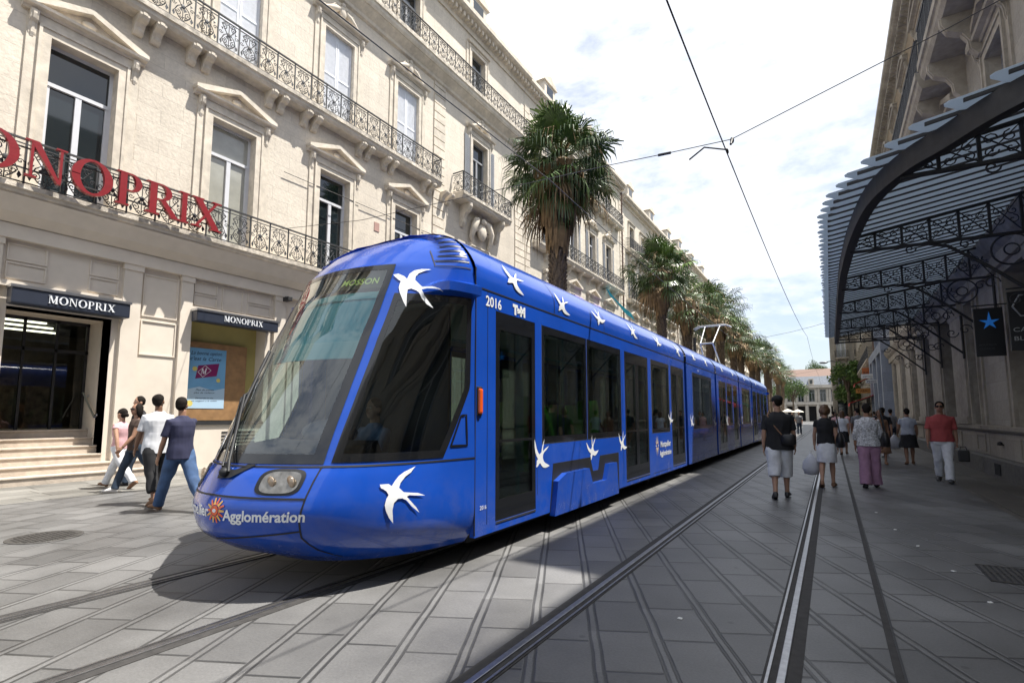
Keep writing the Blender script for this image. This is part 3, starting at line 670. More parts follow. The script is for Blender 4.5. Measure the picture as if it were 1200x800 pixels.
# --- carriages ------------------------------------------------------
def side_pt(sg, y, z, off=0): return (TX+sg*(HW+off), y, z)
def carriage(y0, y1, openings, bogie=None, front=False, rear=False, gap=.10, birds=True):
    """openings: (kind, ya, yb) ordered along y; kind in door1, door2, window"""
    cb = MB(); sk = .24
    zt = 2.79
    for sg in (1, -1):
        X0 = TX+sg*HW; X1 = TX+sg*(HW-.06)
        def wall(ya, yb, za, zb, m=M_blue): 
            if yb-ya > .001 and zb-za > .001: cb.box(X0, X1, ya, yb, za, zb, m)
        ys = y0
        for kind, ya, yb in openings:
            wall(ys, ya, sk, zt)
            zb = .34 if kind.startswith('door') else 1.11
            wall(ya, yb, 2.60, zt); wall(ya, yb, sk, zb); ys = yb
        wall(ys, y1, sk, zt)
        # gutter shadow line and lower seam
        cb.box(TX+sg*(HW+.004), TX+sg*(HW-.02), y0, y1, 2.785, 2.80, M_seam)
    # roof loft
    prof = [roofpt(i/14) for i in range(15)]; ring = [(TX+x, z) for x, z in prof]+[(TX-x, z) for x, z in reversed(prof[:-1])]
    n = max(2, int((y1-y0)/1.6)); R_ = [[(x, y0+(y1-y0)*k/n, z+.012) for x, z in ring] for k in range(n+1)]
    cb.loft(R_, M_blue, cap=False, closed=False)
    for k in range(1, n): # roof panel joints
        y = y0+(y1-y0)*k/n; cb.loft([[(x+(x-TX)*.003, yy, z+.016) for x, z in ring[:26]] for yy in (y-.006, y+.006)], M_blued, cap=False, closed=False)
    # inner lining, floor, ceiling, underframe
    cb.box(XL+.07, XS-.07, y0+.05, y1-.05, .30, .33, M_floor); cb.box(XL+.07, XS-.07, y0+.05, y1-.05, 2.68, 2.72, M_liner)
    cb.box(XL+.25, XS-.25, y0+.2, y1-.2, .12, .28, M_tdk)
    car = T(cb, 'carriage', tram)
    for sg in (1, -1):
        X0 = TX+sg*HW
        for kind, ya, yb in openings:
            if kind == 'window':
                b = MB(); b.box(X0-sg*.02, X0-sg*.028, ya, yb, 1.11, 2.60, G_tint)
                for (a, c, e, g) in ((ya, ya+.05, 1.11, 2.60), (yb-.05, yb, 1.11, 2.60), (ya+.05, yb-.05, 1.11, 1.19), (ya+.05, yb-.05, 2.50, 2.60)):
                    b.box(X0+sg*.002, X0-sg*.035, a, c, e, g, M_tblk)
                b.box(X0+sg*.001, X0-sg*.012, ya-.012, ya, 1.10, 2.61, M_chrome); b.box(X0+sg*.001, X0-sg*.012, ya, yb, 1.098, 1.11, M_chrome)
                build(b, 'window', car)
            else:
                n_ = 2 if kind == 'door2' else 1; w = (yb-ya)/n_
                for k in range(n_):
                    a, c = ya+k*w, ya+(k+1)*w; b = MB()
                    b.box(X0-sg*.015, X0-sg*.025, a+.07, c-.07, .52, 2.42, G_tint)
                    for (p, q, e, g) in ((a, a+.08, .34, 2.60), (c-.08, c-.004, .34, 2.60), (a+.08, c-.08, .34, .56), (a+.08, c-.08, 2.40, 2.60), (a+.08, c-.08, 1.16, 1.19)):
                        b.box(X0-sg*.001, X0-sg*.045, p, q, e, g, M_tblk)
                    b.box(X0+sg*.006, X0-sg*.01, a+.01, c-.01, .315, .335, M_chrome)
                    b.box(X0-sg*.08, X0-sg*.11, c-.16, c-.14, .8, 1.9, MATS.get('grab') or mat('grab', (.15, .45, .5), .4, var=0))
                    build(b, 'door', car)
        if bogie:
            ya, yb = bogie; b = MB(); m1 = .5; 
            # dark recess with the raised stepped cover in front of it
            P = [(ya, .24), (yb, .24), (yb, .84), (yb-.82, .84), (yb-.90, .63), (yb-1.10, .63), (yb-1.20, .84), (ya+.1, .84)]
            P2 = [(ya+.0, .20), (yb-.22, .20), (yb-.28, .70), (yb-.62, .70), (yb-.74, .47), (yb-1.28, .47), (yb-1.40, .70), (ya+.35, .70), (ya+.10, .62)]
            b.prism(P, 0, X0+sg*.003, X0-sg*.02, M_seam); b.prism(P2, 0, X0+sg*.075, X0+sg*.0, M_blue)
            build(b, 'wheel_cover', car, norm=True)
    return car
J1, J2, J3, J4, YE = 13.25, 17.25, 22.1, 26.0, 36.6
c1 = carriage(4.25, J1-.12, [('door1', 4.62, 5.50), ('window', 5.68, 7.06), ('window', 7.09, 8.54), ('door2', 8.74, 10.10), ('window', 10.32, 11.66), ('door2', 11.84, 13.02)], bogie=(5.86, 8.36))
c2 = carriage(J1+.12, J2-.12, [('window', J1+.75, J2-.72)])
c3 = carriage(J2+.12, J3-.12, [('door2', J2+.5, J2+1.85), ('window', J2+2.0, J3-1.7), ('door1', J3-1.5, J3-.5)])
c4 = carriage(J3+.12, J4-.12, [('window', J3+.75, J4-.72)])
c5 = carriage(J4+.12, 34.6-1.7, [('door2', J4+.3, J4+1.6), ('window', J4+1.8, J4+3.2), ('door2', J4+3.4, J4+4.7), ('window', J4+4.9, J4+6.4)], bogie=None)
nose2, _, _ = build_nose(34.6+2.55, tram)
b = MB()
for j in (J1, J2, J3, J4):
    prof = [roofpt(i/10) for i in range(11)]
    R_ = []
    for k, y in enumerate([j-.13, j-.09, j-.05, j, j+.05, j+.09, j+.13]):
        q = .06 if k % 2 else .10
        ring = [(TX+HW-q, .3)]+[(TX+x-q, z-q) for x, z in prof]+[(TX-x+q, z-q) for x, z in reversed(prof[:-1])]+[(TX-HW+q, .3)]
        R_.append([(x, y, z) for x, z in ring])
    b.loft(R_, M_seam, cap=False, closed=False)
T(b, 'gangway_bellows', tram)
# panel seams on front pillar, marker light, numbers
def seam(y0_, y1_, z0_, z1_, m, o=.002): b = MB(); b.box(XS+o, XS-.01, y0_, y1_, z0_, z1_, m); build(b, 'panel_seam', c1)
seam(4.245, 4.257, .26, 3.0, M_seam, .001); seam(4.46, 4.468, .34, 2.79, M_blued); seam(5.535, 5.542, .5, 1.05, M_blued); seam(8.6, 8.607, .34, 2.6, M_blued); seam(10.34, 11.64, .30, .31, M_blued); seam(J1+.7, J2-.7, .86, .87, M_blued)
b = MB(); b.bbox(XS+.035, XS-.01, 4.285, 4.345, 1.47, 1.73, M_orange, .02); b.bbox(XS+.012, XS-.01, 4.27, 4.36, 1.45, 1.75, M_seam, .01); build(b, 'marker_light', c1)
def side_text(s, size, y, z, m=M_bird, bold=.0, parent=c1, shear=0):
    vs, fs = textmesh(s, size, bold=bold, shear=shear); b = MB(); b.add([(XS+.005, y+v.x, z+v.y) for v in vs], fs, m); return build(b, 'lettering', parent)
side_text('2016', .155, 4.42, 2.625, bold=.003); side_text('TaM', .15, 4.98, 2.63, bold=.012); side_text('2016', .06, 4.33, .50)
side_text('Montpellier', .17, 10.86, .80, bold=.004); side_text('Agglomération', .15, 10.80, .62, bold=.004)
b = MB()
for k in range(12):
    t = 2*math.pi*k/12; c_, s_ = math.cos(t), math.sin(t)
    b.add([(XS+.005, 10.62+c_*.05-s_*.014, .84+s_*.05+c_*.014), (XS+.005, 10.62+c_*.05+s_*.014, .84+s_*.05-c_*.014), (XS+.005, 10.62+c_*.14, .84+s_*.22)], [(0, 1, 2)], M_yel if k % 2 else M_bird)
build(b, 'sun_emblem', c1)
side_text('2016', .09, J1+1.4, 2.66, parent=c2)
# swallows on the flank and on the roof
def on_side(cy, cz, w): return lambda x, y: (XS+.004, cy+x*w, cz+y*w)
for (cy, cz, w, r_, p) in ((5.66, .98, .26, 70, c1), (7.25, .98, .24, 95, c1), (8.58, 1.02, .24, 80, c1), (11.74, 1.42, .22, 95, c1), (J1+.58, 1.35, .26, 80, c2), (J2-.35, 1.3, .25, 95, c2), (J2+1.9, 1.3, .3, 80, c3), (J3-.3, 1.2, .3, 95, c3), (J4-.4, 1.2, .3, 80, c4), (J3+.5, 1.3, .3, 80, c4)):
    decal('swallow', p, swallow_tris(1., rot=r_), on_side(cy, cz, w*1.5))
def on_roof(cy, cs, w):
    L_ = 1.75
    def fn(x, y):
        t = max(0, min(1, (cs+y*w)/L_)); p = roofpt(t); return (TX+p[0]*1.006+.0, cy+x*w, p[1]+.024)
    return fn
for (cy, cs, w, r_, p) in ((5.05, .35, .52, 55, c1), (6.3, .26, .50, 70, c1), (7.6, .33, .50, 100, c1), (9.3, .34, .5, 65, c1), (10.9, .36, .5, 90, c1), (12.6, .33, .5, 60, c1), (J1+1.0, .35, .45, 80, c2), (J1+2.6, .35, .45, 60, c2), (J2+1.2, .35, .45, 80, c3), (J2+3.4, .35, .45, 100, c3), (J3+1.6, .35, .45, 80, c4), (J4+1.6, .35, .45, 80, c5)):
    decal('swallow', p, swallow_tris(1., rot=r_), on_roof(cy, cs, w*.82))
# interior: green tub seats by the windows, grey ones further back, poles
def seat(y, x, face, m, parent, nm='seat', s=1.):
    b = MB(); rings = []
    for k in range(9):
        t = k/8; z = .75+.95*t*s; w = .27*math.sin(math.pi*(.18+.70*t))**.5; yy = y+face*(.18-.30*t**1.5)
        rings.append([(x-w, yy, z), (x-w*.75, yy-face*.05, z), (x, yy-face*.07, z), (x+w*.75, yy-face*.05, z), (x+w, yy, z), (x+w*.8, yy-face*.02, z), (x, yy-face*.03, z), (x-w*.8, yy-face*.02, z)])
    b.loft(rings, m); b.bbox(x-.22, x+.22, y-.2+face*.16, y+.2+face*.16, .70, .80, m, .04); b.tube([(x, y+face*.1, .33), (x, y+face*.1, .72)], .05, M_tdk, 8)
    build(b, nm, parent)
M_sg2 = mat('grey_seat', (.10, .11, .13), .6)
seat(6.05, XS-.33, 1, M_seatg, c1); seat(7.75, XS-.33, -1, M_seatg, c1)
for y, fc in ((6.2, 1), (7.8, -1)): seat(y, XL+.45, fc, M_seatg, c1)
for y in (10.6, 11.4): seat(y, XS-.42, 1, M_sg2, c1); seat(y, XL+.42, 1, M_seatg, c1)
for y in (J1+1.3, J1+2.4): seat(y, XS-.42, 1, M_sg2, c2); seat(y, XL+.42, -1, M_sg2, c2)
b = MB(); Mg = MATS['grab']
for y in (5.6, 6.9, 8.6, 10.2, 11.7): b.tube([(XS-.30, y, .33), (XS-.30, y, 2.68)], .018, Mg, 8); b.tube([(XL+.5, y+.2, .33), (XL+.5, y+.2, 2.68)], .018, Mg, 8)
b.tube([(XS-.5, 4.5, 2.3), (XS-.5, 13, 2.3)], .016, Mg, 8); build(b, 'grab_pole', c1)
b = MB(); b.box(XL+.1, XS-.5, 4.42, 4.46, .33, 2.68, mat('cab_partition', (.03, .035, .05), .6, var=.1)); build(b, 'cab_partition', c1)
# pantograph on the roof
b = MB(); M_p = mat('pantograph_grey', (.45, .47, .48), .45, metal=.4, var=.1)
yp = 24.0
b.bbox(TX-.5, TX+.5, yp-.7, yp+.7, 3.55, 3.68, M_p, .02)
for sx in (-.32, .32):
    b.tube([(TX+sx, yp+.3, 3.68), (TX+sx*.8, yp-1.0, 4.55)], .035, M_p, 8); b.tube([(TX+sx*.8, yp-1.0, 4.55), (TX+sx, yp+.45, 5.50)], .028, M_p, 8)
b.tube([(TX-.26, yp-1.0, 4.55), (TX+.26, yp-1.0, 4.55)], .03, M_p, 8)
for dy in (.30, .60): b.tube([(TX-.8, yp+dy, 5.42), (TX-.55, yp+dy, 5.54), (TX+.55, yp+dy, 5.54), (TX+.8, yp+dy, 5.42)], .022, M_p, 8)
build(b, 'pantograph', c4)
for (ya, yb) in ((6.0, 8.6), (14.2, 16.4), (18, 21), (28, 31)): b = MB(); b.bbox(TX-.62, TX+.62, ya, yb, 3.5, 3.60, M_zinc, .05); T(b, 'roof_equipment', tram)

# ------------------------------------------------------------------ facades (local: x=0 wall plane, +x outwards, y along)
MC = {}   # mesh cache
def cached(key, fn):
    if key not in MC: MC[key] = fn().mesh(key[0])
    return MC[key]
def wall_mesh(mb, y0, y1, z0, z1, holes, m, depth=.42, x=0., mrev=None):
    ys = sorted({y0, y1, *[min(max(h[0], y0), y1) for h in holes], *[min(max(h[1], y0), y1) for h in holes]})
    zs = sorted({z0, z1, *[h[2] for h in holes if z0 < h[2] < z1], *[h[3] for h in holes if z0 < h[3] < z1]})
    for i in range(len(ys)-1):
        for j in range(len(zs)-1):
            a, b, c, d = ys[i], ys[i+1], zs[j], zs[j+1]; cy, cz = (a+b)/2, (c+d)/2
            if any(h[0] < cy < h[1] and h[2] < cz < h[3] for h in holes): continue
            mb.quad((x, a, c), (x, b, c), (x, b, d), (x, a, d), m)
    r = mrev or m
    for a, b, c, d in holes:
        mb.quad((x, a, c), (x, a, d), (x-depth, a, d), (x-depth, a, c), r); mb.quad((x, b, c), (x-depth, b, c), (x-depth, b, d), (x, b, d), r)
        mb.quad((x, a, d), (x, b, d), (x-depth, b, d), (x-depth, a, d), r); mb.quad((x, a, c), (x-depth, a, c), (x-depth, b, c), (x, b, c), r)
def shell(mb, L, z0, H, m, D=9., zl=None):
    mb.quad((0, 0, z0), (-D, 0, z0), (-D, 0, H), (0, 0, H), m); mb.quad((0, L, z0), (0, L, H), (-D, L, H), (-D, L, z0), m)
    mb.quad((-D, 0, z0), (-D, L, z0), (-D, L, H), (-D, 0, H), m)
    mb.quad((0, 0, H), (0, L, H), (-D, L, H), (-D, 0, H), m)
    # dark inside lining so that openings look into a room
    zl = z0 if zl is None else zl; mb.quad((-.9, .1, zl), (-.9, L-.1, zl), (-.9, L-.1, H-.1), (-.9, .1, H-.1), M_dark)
def mould(mb, prof, y0, y1, m, ends=True):
    """prof: (x,z) outline"""
    mb.prism(prof, 1, y0, y1, m)
def console_prof(w, h): # side outline (x,z) of an S bracket hanging from z=0
    return [(0, 0), (w, 0), (w*1.0, -h*.16), (w*.86, -h*.34), (w*.52, -h*.46), (w*.36, -h*.66), (w*.34, -h*.84), (w*.18, -h), (0, -h)]
def surround(w, h, kind, m):
    mb = MB(); t = .17; p = .07
    # architrave, two steps
    for s in (-1, 1):
        mb.box(0, p, s*(w/2), s*(w/2+t), -.02, h+t, m); mb.box(0, p+.03, s*(w/2+t), s*(w/2+t+.06), -.02, h+t+.06, m)
        mb.box(0, p-.025, s*(w/2+t+.06), s*(w/2+t+.26), -.02, h+t+.1, m)
    mb.box(0, p, -w/2, w/2, h, h+t, m); mb.box(0, p+.03, -w/2-t, w/2+t, h+t, h+t+.06, m)
    if kind in ('pediment', 'cartouche', 'segment'):
        W = w/2+t+.30; z = h+t+.26
        mb.box(0, .06, -W+.1, W-.1, h+t+.06, z, m)
        prof = [(0, z), (.10, z), (.13, z+.05), (.24, z+.08), (.26, z+.14), (0, z+.14)]; mould(mb, prof, -W-.08, W+.08, m)
        for s in (-1, 1): # consoles
            c = s*(w/2+t+.17); mb.prism([(x, zz+z) for x, zz in console_prof(.17, .62)], 1, c-.07, c+.07, m)
            mb.prism([(x+.02, zz+z) for x, zz in console_prof(.17, .60)], 1, c-.03, c+.03, m)
        zt = z+.14; ap = .52 if kind != 'segment' else .42
        if kind == 'pediment':
            mb.prism([(-W+.1, zt), (W-.1, zt), (0, zt+ap-.1)], 0, 0, .05, m)
            for s in (-1, 1):
                mb.add([(x_, s*yy, zz) for yy, zz in ((W+.10, zt), (W+.10, zt+.09), (0, zt+ap), (0, zt+ap-.13), (W-.12, zt)) for x_ in (0, .25)],
                       [(0, 2, 4, 6, 8), (1, 9, 7, 5, 3), (0, 1, 3, 2), (2, 3, 5, 4), (4, 5, 7, 6), (6, 7, 9, 8), (8, 9, 1, 0)], m)
            mb.ell((.07, 0, zt+.17), (.07, .16, .10), m, 10, 6)
        elif kind == 'segment':
            P = []; 
            for k in range(11): t_ = -1+2*k/10; P.append((t_*(W+.08), zt+ap*(1-t_*t_)+.06))
            Q = [(y*.92, z_-.11) for y, z_ in P]
            for k in range(10):
                mb.add([(x_, *q) for q in (P[k], P[k+1], Q[k+1], Q[k]) for x_ in (0, .25)], [(0, 2, 4, 6), (1, 7, 5, 3), (0, 1, 3, 2), (2, 3, 5, 4), (4, 5, 7, 6), (6, 7, 1, 0)], m)
            mb.prism([(-W+.1, zt)]+[(q[0], q[1]) for q in Q]+[(W-.1, zt)], 0, 0, .05, m)
        if kind == 'cartouche': # reclining figures and a shield
            rnd = random.Random(3)
            mb.ell((.12, 0, zt+.34), (.11, .17, .26), m, 12, 8); mb.ell((.14, 0, zt+.62), (.09, .10, .10), m, 10, 6)
            for s in (-1, 1):
                mb.tube([(.12, s*.14, zt+.42), (.14, s*.32, zt+.30), (.13, s*.55, zt+.20), (.10, s*.80, zt+.08)], [.10, .12, .09, .05], m, 8)
                mb.ell((.15, s*.24, zt+.50), (.07, .075, .09), m, 10, 6); mb.tube([(.16, s*.26, zt+.38), (.2, s*.42, zt+.40), (.16, s*.52, zt+.26)], .04, m, 6)
                for k in range(4): mb.ell((.10+.03*rnd.random(), s*(.4+.13*k), zt+.10+.05*rnd.random()), (.06, .08, .06), m, 8, 5)
    elif kind == 'lintel':
        mould(mb, [(0, h+t+.1), (.16, h+t+.14), (.18, h+t+.22), (0, h+t+.24)], -w/2-t-.2, w/2+t+.2, m)
    return mb
def joinery(w, h, m, leaf=True, transom=.72):
    mb = MB(); f = .07; x0, x1 = -.03, .03
    mb.box(x0, x1, -w/2, -w/2+f, 0, h, m); mb.box(x0, x1, w/2-f, w/2, 0, h, m); mb.box(x0, x1, -w/2+f, w/2-f, h-f, h, m); mb.box(x0, x1, -w/2+f, w/2-f, 0, f, m)
    if transom: mb.box(x0, x1+.03, -w/2+f, w/2-f, h*transom, h*transom+.09, m)
    ht = h*transom if transom else h-f
    mb.box(x0, x1+.02, -.06, .06, f, ht, m)
    for s in (-1, 1): mb.box(x0, x1+.01, s*(w/2-f), s*(w/2-f-.05), f, ht, m)
    return mb
def shutters(w, h, m):
    mb = MB(); n = int(h/.055)
    for s in (-1, 1):
        a, b = (0.01*s, s*(w/2-.01)); lo, hi = min(a, b), max(a, b)
        for y in (lo, hi-.06): mb.box(-.02, .03, y, y+.06, 0, h, m)
        for z in (0, h*.48, h-.07): mb.box(-.02, .03, lo+.06, hi-.06, z, z+.07, m)
        for k in range(n):
            z = .03+k*h/n; mb.add([(-.01, lo+.05, z), (.02, lo+.05, z-.03), (.02, hi-.05, z-.03), (-.01, hi-.05, z), ], [(0, 1, 2, 3)], m)
        mb.box(-.03, .012, lo+.05, hi-.05, .05, h-.05, m)
    return mb
def pane_mesh(w, h, m): mb = MB(); mb.quad((0, -w/2, 0), (0, w/2, 0), (0, w/2, h), (0, -w/2, h), m); return mb
def window(root, yc, z0, w, h, kind='pediment', join=None, glassm=None, shut=False, depth=.24, trim=None, label=None, transom=.72, openleaf=False):
    join = join or M_gjoin; glassm = glassm or M_dkglass; trim = trim or M_trim
    if shut == 'closed':
        o = link('window', cached(('shutters', w, h), lambda: shutters(w, h, M_shut)), root, (-.12, yc, z0))
    else:
        o = link('window', cached(('joinery', w, h, join.name, transom), lambda: joinery(w, h, join, transom=transom)), root, (-depth, yc, z0))
        link('pane', cached(('pane', w, h, glassm.name), lambda: pane_mesh(w, h, glassm)), o, (-.01, 0, 0))
        if shut == 'open':
            for s in (-1, 1): link('shutter', cached(('shutter_leaf', w, h, s), lambda: shutter_leaf(w/2-.02, h, s)), o, (depth+.02, s*(w/2), 0))
    dx = .12 if shut == 'closed' else depth
    link('surround', cached(('surround', w, h, kind, trim.name), lambda: surround(w, h, kind, trim)), o, (dx, 0, 0))
    if label: o['label'] = label
    return o
def shutter_leaf(w, h, s, m=None):
    m = m or M_gjoin; mb = MB(); t = .04; a, b = (0, s*.05), (.10, s*w)
    mb.box(.0, t, s*.03, s*w, 0, h, m)
    for k in range(int(h/.09)): mb.box(t, t+.012, s*.09, s*(w-.06), .06+k*.09, .11+k*.09, m)
    return mb
def scroll(mb, c, r, turns, a0, m, rad=.009, sgn=1, x=0):
    pts = []
    n = int(10*turns)
    for k in range(n+1):
        t = k/n; a = R(a0)+sgn*2*math.pi*turns*t; rr = r*(1-.85*t); pts.append((x, c[0]+rr*math.cos(a), c[1]+rr*math.sin(a)))
    mb.tube(pts, rad, m, 4, smooth=False)
def rail_unit(w=.62, h=1.0, m=None, rich=True):
    m = m or M_iron; mb = MB()
    mb.box(-.03, .03, 0, w, h-.035, h, m); mb.box(-.012, .012, 0, w, .05, .075, m); mb.box(-.012, .012, 0, w, h-.13, h-.11, m)
    mb.box(-.018, .018, 0, .03, 0, h, m)
    if not rich:
        for k in range(1, 6): mb.box(-.01, .01, k*w/6, k*w/6+.018, .07, h-.1, m)
        for k in range(6): scroll(mb, (k*w/6+.06, .35), .05, .9, 90, m, .008); scroll(mb, (k*w/6+.06, .62), .05, .9, -90, m, .008)
        return mb
    cy = w/2+.015
    r = .013
    for s in (-1, 1):
        # big S scrolls, c scrolls and leaves
        mb.tube([(0, cy+s*.02, .09), (0, cy+s*.12, .18), (0, cy+s*.20, .30), (0, cy+s*.14, .44), (0, cy+s*.05, .52), (0, cy+s*.13, .64), (0, cy+s*.21, .76), (0, cy+s*.10, .86)], r, m, 4, smooth=False)
        scroll(mb, (cy+s*.13, .27), .085, 1.3, 90, m, r*.9, s); scroll(mb, (cy+s*.14, .72), .085, 1.3, -90, m, r*.9, -s)
        scroll(mb, (cy+s*.23, .50), .06, 1.2, 0, m, r*.8, s); scroll(mb, (cy+s*.06, .80), .05, 1.1, 180, m, r*.8, s); scroll(mb, (cy+s*.06, .17), .05, 1.1, 180, m, r*.8, -s)
        mb.add([(0, cy+s*.03, .34), (.012, cy+s*.10, .40), (0, cy+s*.04, .47), (0, cy+s*.02, .41)], [(0, 1, 2, 3)], m); mb.add([(0, cy+s*.18, .57), (.012, cy+s*.24, .62), (0, cy+s*.17, .66)], [(0, 1, 2)], m)
        mb.add([(0, cy+s*.22, .12), (.012, cy+s*.27, .2), (0, cy+s*.22, .3), (0, cy+s*.19, .2)], [(0, 1, 2, 3)], m)
    mb.tube([(0, cy, .07), (0, cy, .88)], r*.8, m, 4, smooth=False)
    mb.ell((0, cy, .5), (.02, .055, .07), m, 8, 5)
    return mb
def railing(parent, x, y0, y1, z, h=1.0, rich=True, returns=True, depth=.5, name='railing'):
    u = rail_unit(.62, h, rich=rich); n = max(1, round((y1-y0)/.62)); sc = (y1-y0)/n/.62; mb = MB()
    for k in range(n): mb.add([(p[0]+x, y0+(p[1]+k*.62)*sc, p[2]+z) for p in u.v], u.f, M_iron)
    if returns:
        k2 = max(1, round(depth/.62)); s2 = depth/k2/.62
        for yy in (y0, y1):
            for k in range(k2): mb.add([(x-(p[1]+k*.62)*s2, yy+p[0], p[2]+z) for p in u.v], u.f, M_iron)
    return build(mb, name, parent)
def balcony(root, y0, y1, z, proj, th=.28, rich=True, brackets=None, soffit=None, m=None, edge=None, bh=.55, rail=True, h=1.0):
    m = m or M_trim; edge = edge or M_edge; mb = MB()
    prof = [(0, z), (proj, z), (proj, z-th*.38), (proj-.05, z-th*.45), (proj-.07, z-th*.75), (proj-.14, z-th), (0, z-th)]
    mb.prism(prof, 1, y0, y1, m); mb.box(proj+.002, proj-.03, y0-.01, y1+.01, z-th*.40, z+.012, edge)
    for yb in brackets or []:
        mb.prism([(x, zz+z-th) for x, zz in console_prof(proj*.86, bh)], 1, yb-.11, yb+.11, m)
        mb.prism([(x+.025, zz+z-th) for x, zz in console_prof(proj*.86, bh*.97)], 1, yb-.05, yb+.05, m)
    b = build(mb, 'balcony', root, norm=False)
    if rail: railing(b, proj-.07, y0+.04, y1-.04, z, h=h, rich=rich, depth=proj-.1)
    return b
def cornice(root, L, z, h=.8, proj=.6, m=None, dent=True, y0=0.):
    m = m or M_trim; mb = MB(); p = proj
    mb.prism([(0, z), (.08, z), (.10, z+h*.25), (.22, z+h*.35), (.24, z+h*.5), (p*.85, z+h*.62), (p, z+h*.72), (p, z+h), (0, z+h)], 1, y0, L, m)
    if dent:
        k = y0+.2
        while k < L: mb.box(.10, .40, k, k+.14, z+h*.28, z+h*.55, m); k += .32
    return build(mb, 'cornice', root)
def quoins(mb, y0, y1, z0, z1, m, hh=.42):
    z = z0
    while z+hh < z1: mb.box(0, .05, y0, y1, z, z+hh-.05, m); z += hh
def roof(root, L, H, m=None, rise=2.4, run=1.8, D=9):
    m = m or M_zinc; mb = MB()
    mb.prism([(0.1, H), (-run, H+rise), (-D+1, H+rise+.6), (-D, H)], 1, 0, L, m)
    return build(mb, 'roof', root)
def dormer(root, yc, H, m=None):
    m = m or M_trim; mb = MB()
    mb.box(-1.6, .02, yc-.75, yc+.75, H, H+1.55, m); mb.prism([(yc-.95, H+1.55), (yc+.95, H+1.55), (yc+.7, H+1.8), (yc, H+2.15), (yc-.7, H+1.8)], 0, -1.6, .12, m)
    d = build(mb, 'dormer', root); mb = MB(); mb.quad((.025, yc-.45, H+.2), (.025, yc+.45, H+.2), (.025, yc+.45, H+1.4), (.025, yc-.45, H+1.4), M_dkglass)
    build(mb, 'pane', d); return d
def downpipe(root, y, z0, z1, x=.1):
    mb = MB(); mb.tube([(x, y, z0), (x, y, z1)], .06, mat('old_pipe', (.16, .10, .08), .6, var=.2), 8)
    z = z0+1
    while z < z1: mb.tube([(x, y, z), (x, y, z+.06)], .075, M_ironb, 8); z += 2.5
    return build(mb, 'downpipe', root)

# ================================================== left side: the store
FX = -14.9; Y0 = -6.
store = thing('department_store', 'cream stone building with long iron balconies above a clothing store entrance', 'building', (FX, Y0, 0))
def ly(Y): return Y-Y0
LA = ly(25.4); HA = 21.2
wy = [0.72-3.68, .72, 4.42, 8.08, 11.78, 15.44]; F1z, F1h, WW = 6.5, 3.62, 1.32
holes = []
for y in wy: holes += [(ly(y)-WW/2, ly(y)+WW/2, F1z, F1z+F1h), (ly(y)-.66, ly(y)+.66, 12.35, 15.55), (ly(y)-.6, ly(y)+.6, 18.0, 20.3)]
holes += [(ly(20.8)-.62, ly(20.8)+.62, 6.9, 9.75), (ly(20.8)-.66, ly(20.8)+.66, 12.35, 15.55), (ly(20.6)-.6, ly(20.6)+.6, 18, 20.3)]
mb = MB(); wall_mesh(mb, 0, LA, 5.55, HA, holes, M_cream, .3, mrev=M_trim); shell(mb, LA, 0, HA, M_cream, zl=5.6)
# ground floor: door and shop window
DOOR = (3.46, 5.36, 0, 3.80); SHW = (7.20, 9.40, 1.28, 4.18)
gh = [(ly(DOOR[0]), ly(DOOR[1]), 0, 3.8), (ly(SHW[0]), ly(SHW[1]), SHW[2], SHW[3])]
for y in (-2.9, 11.5, 15.2, 20.8): gh.append((ly(y)-.9, ly(y)+.9, .9, 4.0))
mb2 = MB(); wall_mesh(mb, 0, LA, 0, 5.55, gh, M_shop, .5)
quoins(mb, ly(17.15), ly(17.95), 6.3, 17.4, M_trim); quoins(mb, ly(24.3), ly(25.35), .6, 17.4, M_trim)
build(mb, 'wall', store)
# pilasters and painted panelling of the shop front
mb = MB()
for a, b in ((-4.6, -4.1), (2.9, 3.30), (5.52, 5.92), (6.86, 7.16), (9.62, 10.0), (12.9, 13.3), (16.6, 17.0)):
    mb.box(0, .10, ly(a), ly(b), 0, 5.25, M_shop); mb.box(0, .14, ly(a)-.03, ly(b)+.03, 0, .35, M_shop); mb.box(0, .13, ly(a)-.02, ly(b)+.02, 5.1, 5.25, M_shop)
mb.box(0, .16, 0, ly(17), 5.25, 5.56, M_shop)
mb.box(0, .09, ly(3.3), ly(5.52), 4.22, 4.34, M_shop); mb.box(0, .09, ly(7.16), ly(9.62), 4.34, 4.46, M_shop)
def panel(a, b, c, d): # recessed-look panel: raised frame
    for (p, q, r_, s_) in ((a, b, c, c+.03), (a, b, d-.03, d), (a, a+.03, c+.03, d-.03), (b-.03, b, c+.03, d-.03)): mb.box(0, .028, ly(p), ly(q), r_, s_, M_shop)
for (a, b, c, d) in ((3.38, 4.06, 4.80, 5.18), (3.38, 4.06, 4.40, 4.76), (4.84, 5.44, 4.80, 5.18), (4.84, 5.44, 4.40, 4.76), (7.22, 7.86, 4.88, 5.2), (7.22, 7.86, 4.52, 4.84), (8.0, 8.62, 4.5, 5.2), (8.76, 9.52, 4.88, 5.2), (8.76, 9.52, 4.52, 4.84), (5.98, 6.82, 3.0, 3.9), (5.98, 6.82, 4.0, 5.1)): panel(a, b, c, d)
build(mb, 'shopfront_panelling', store)
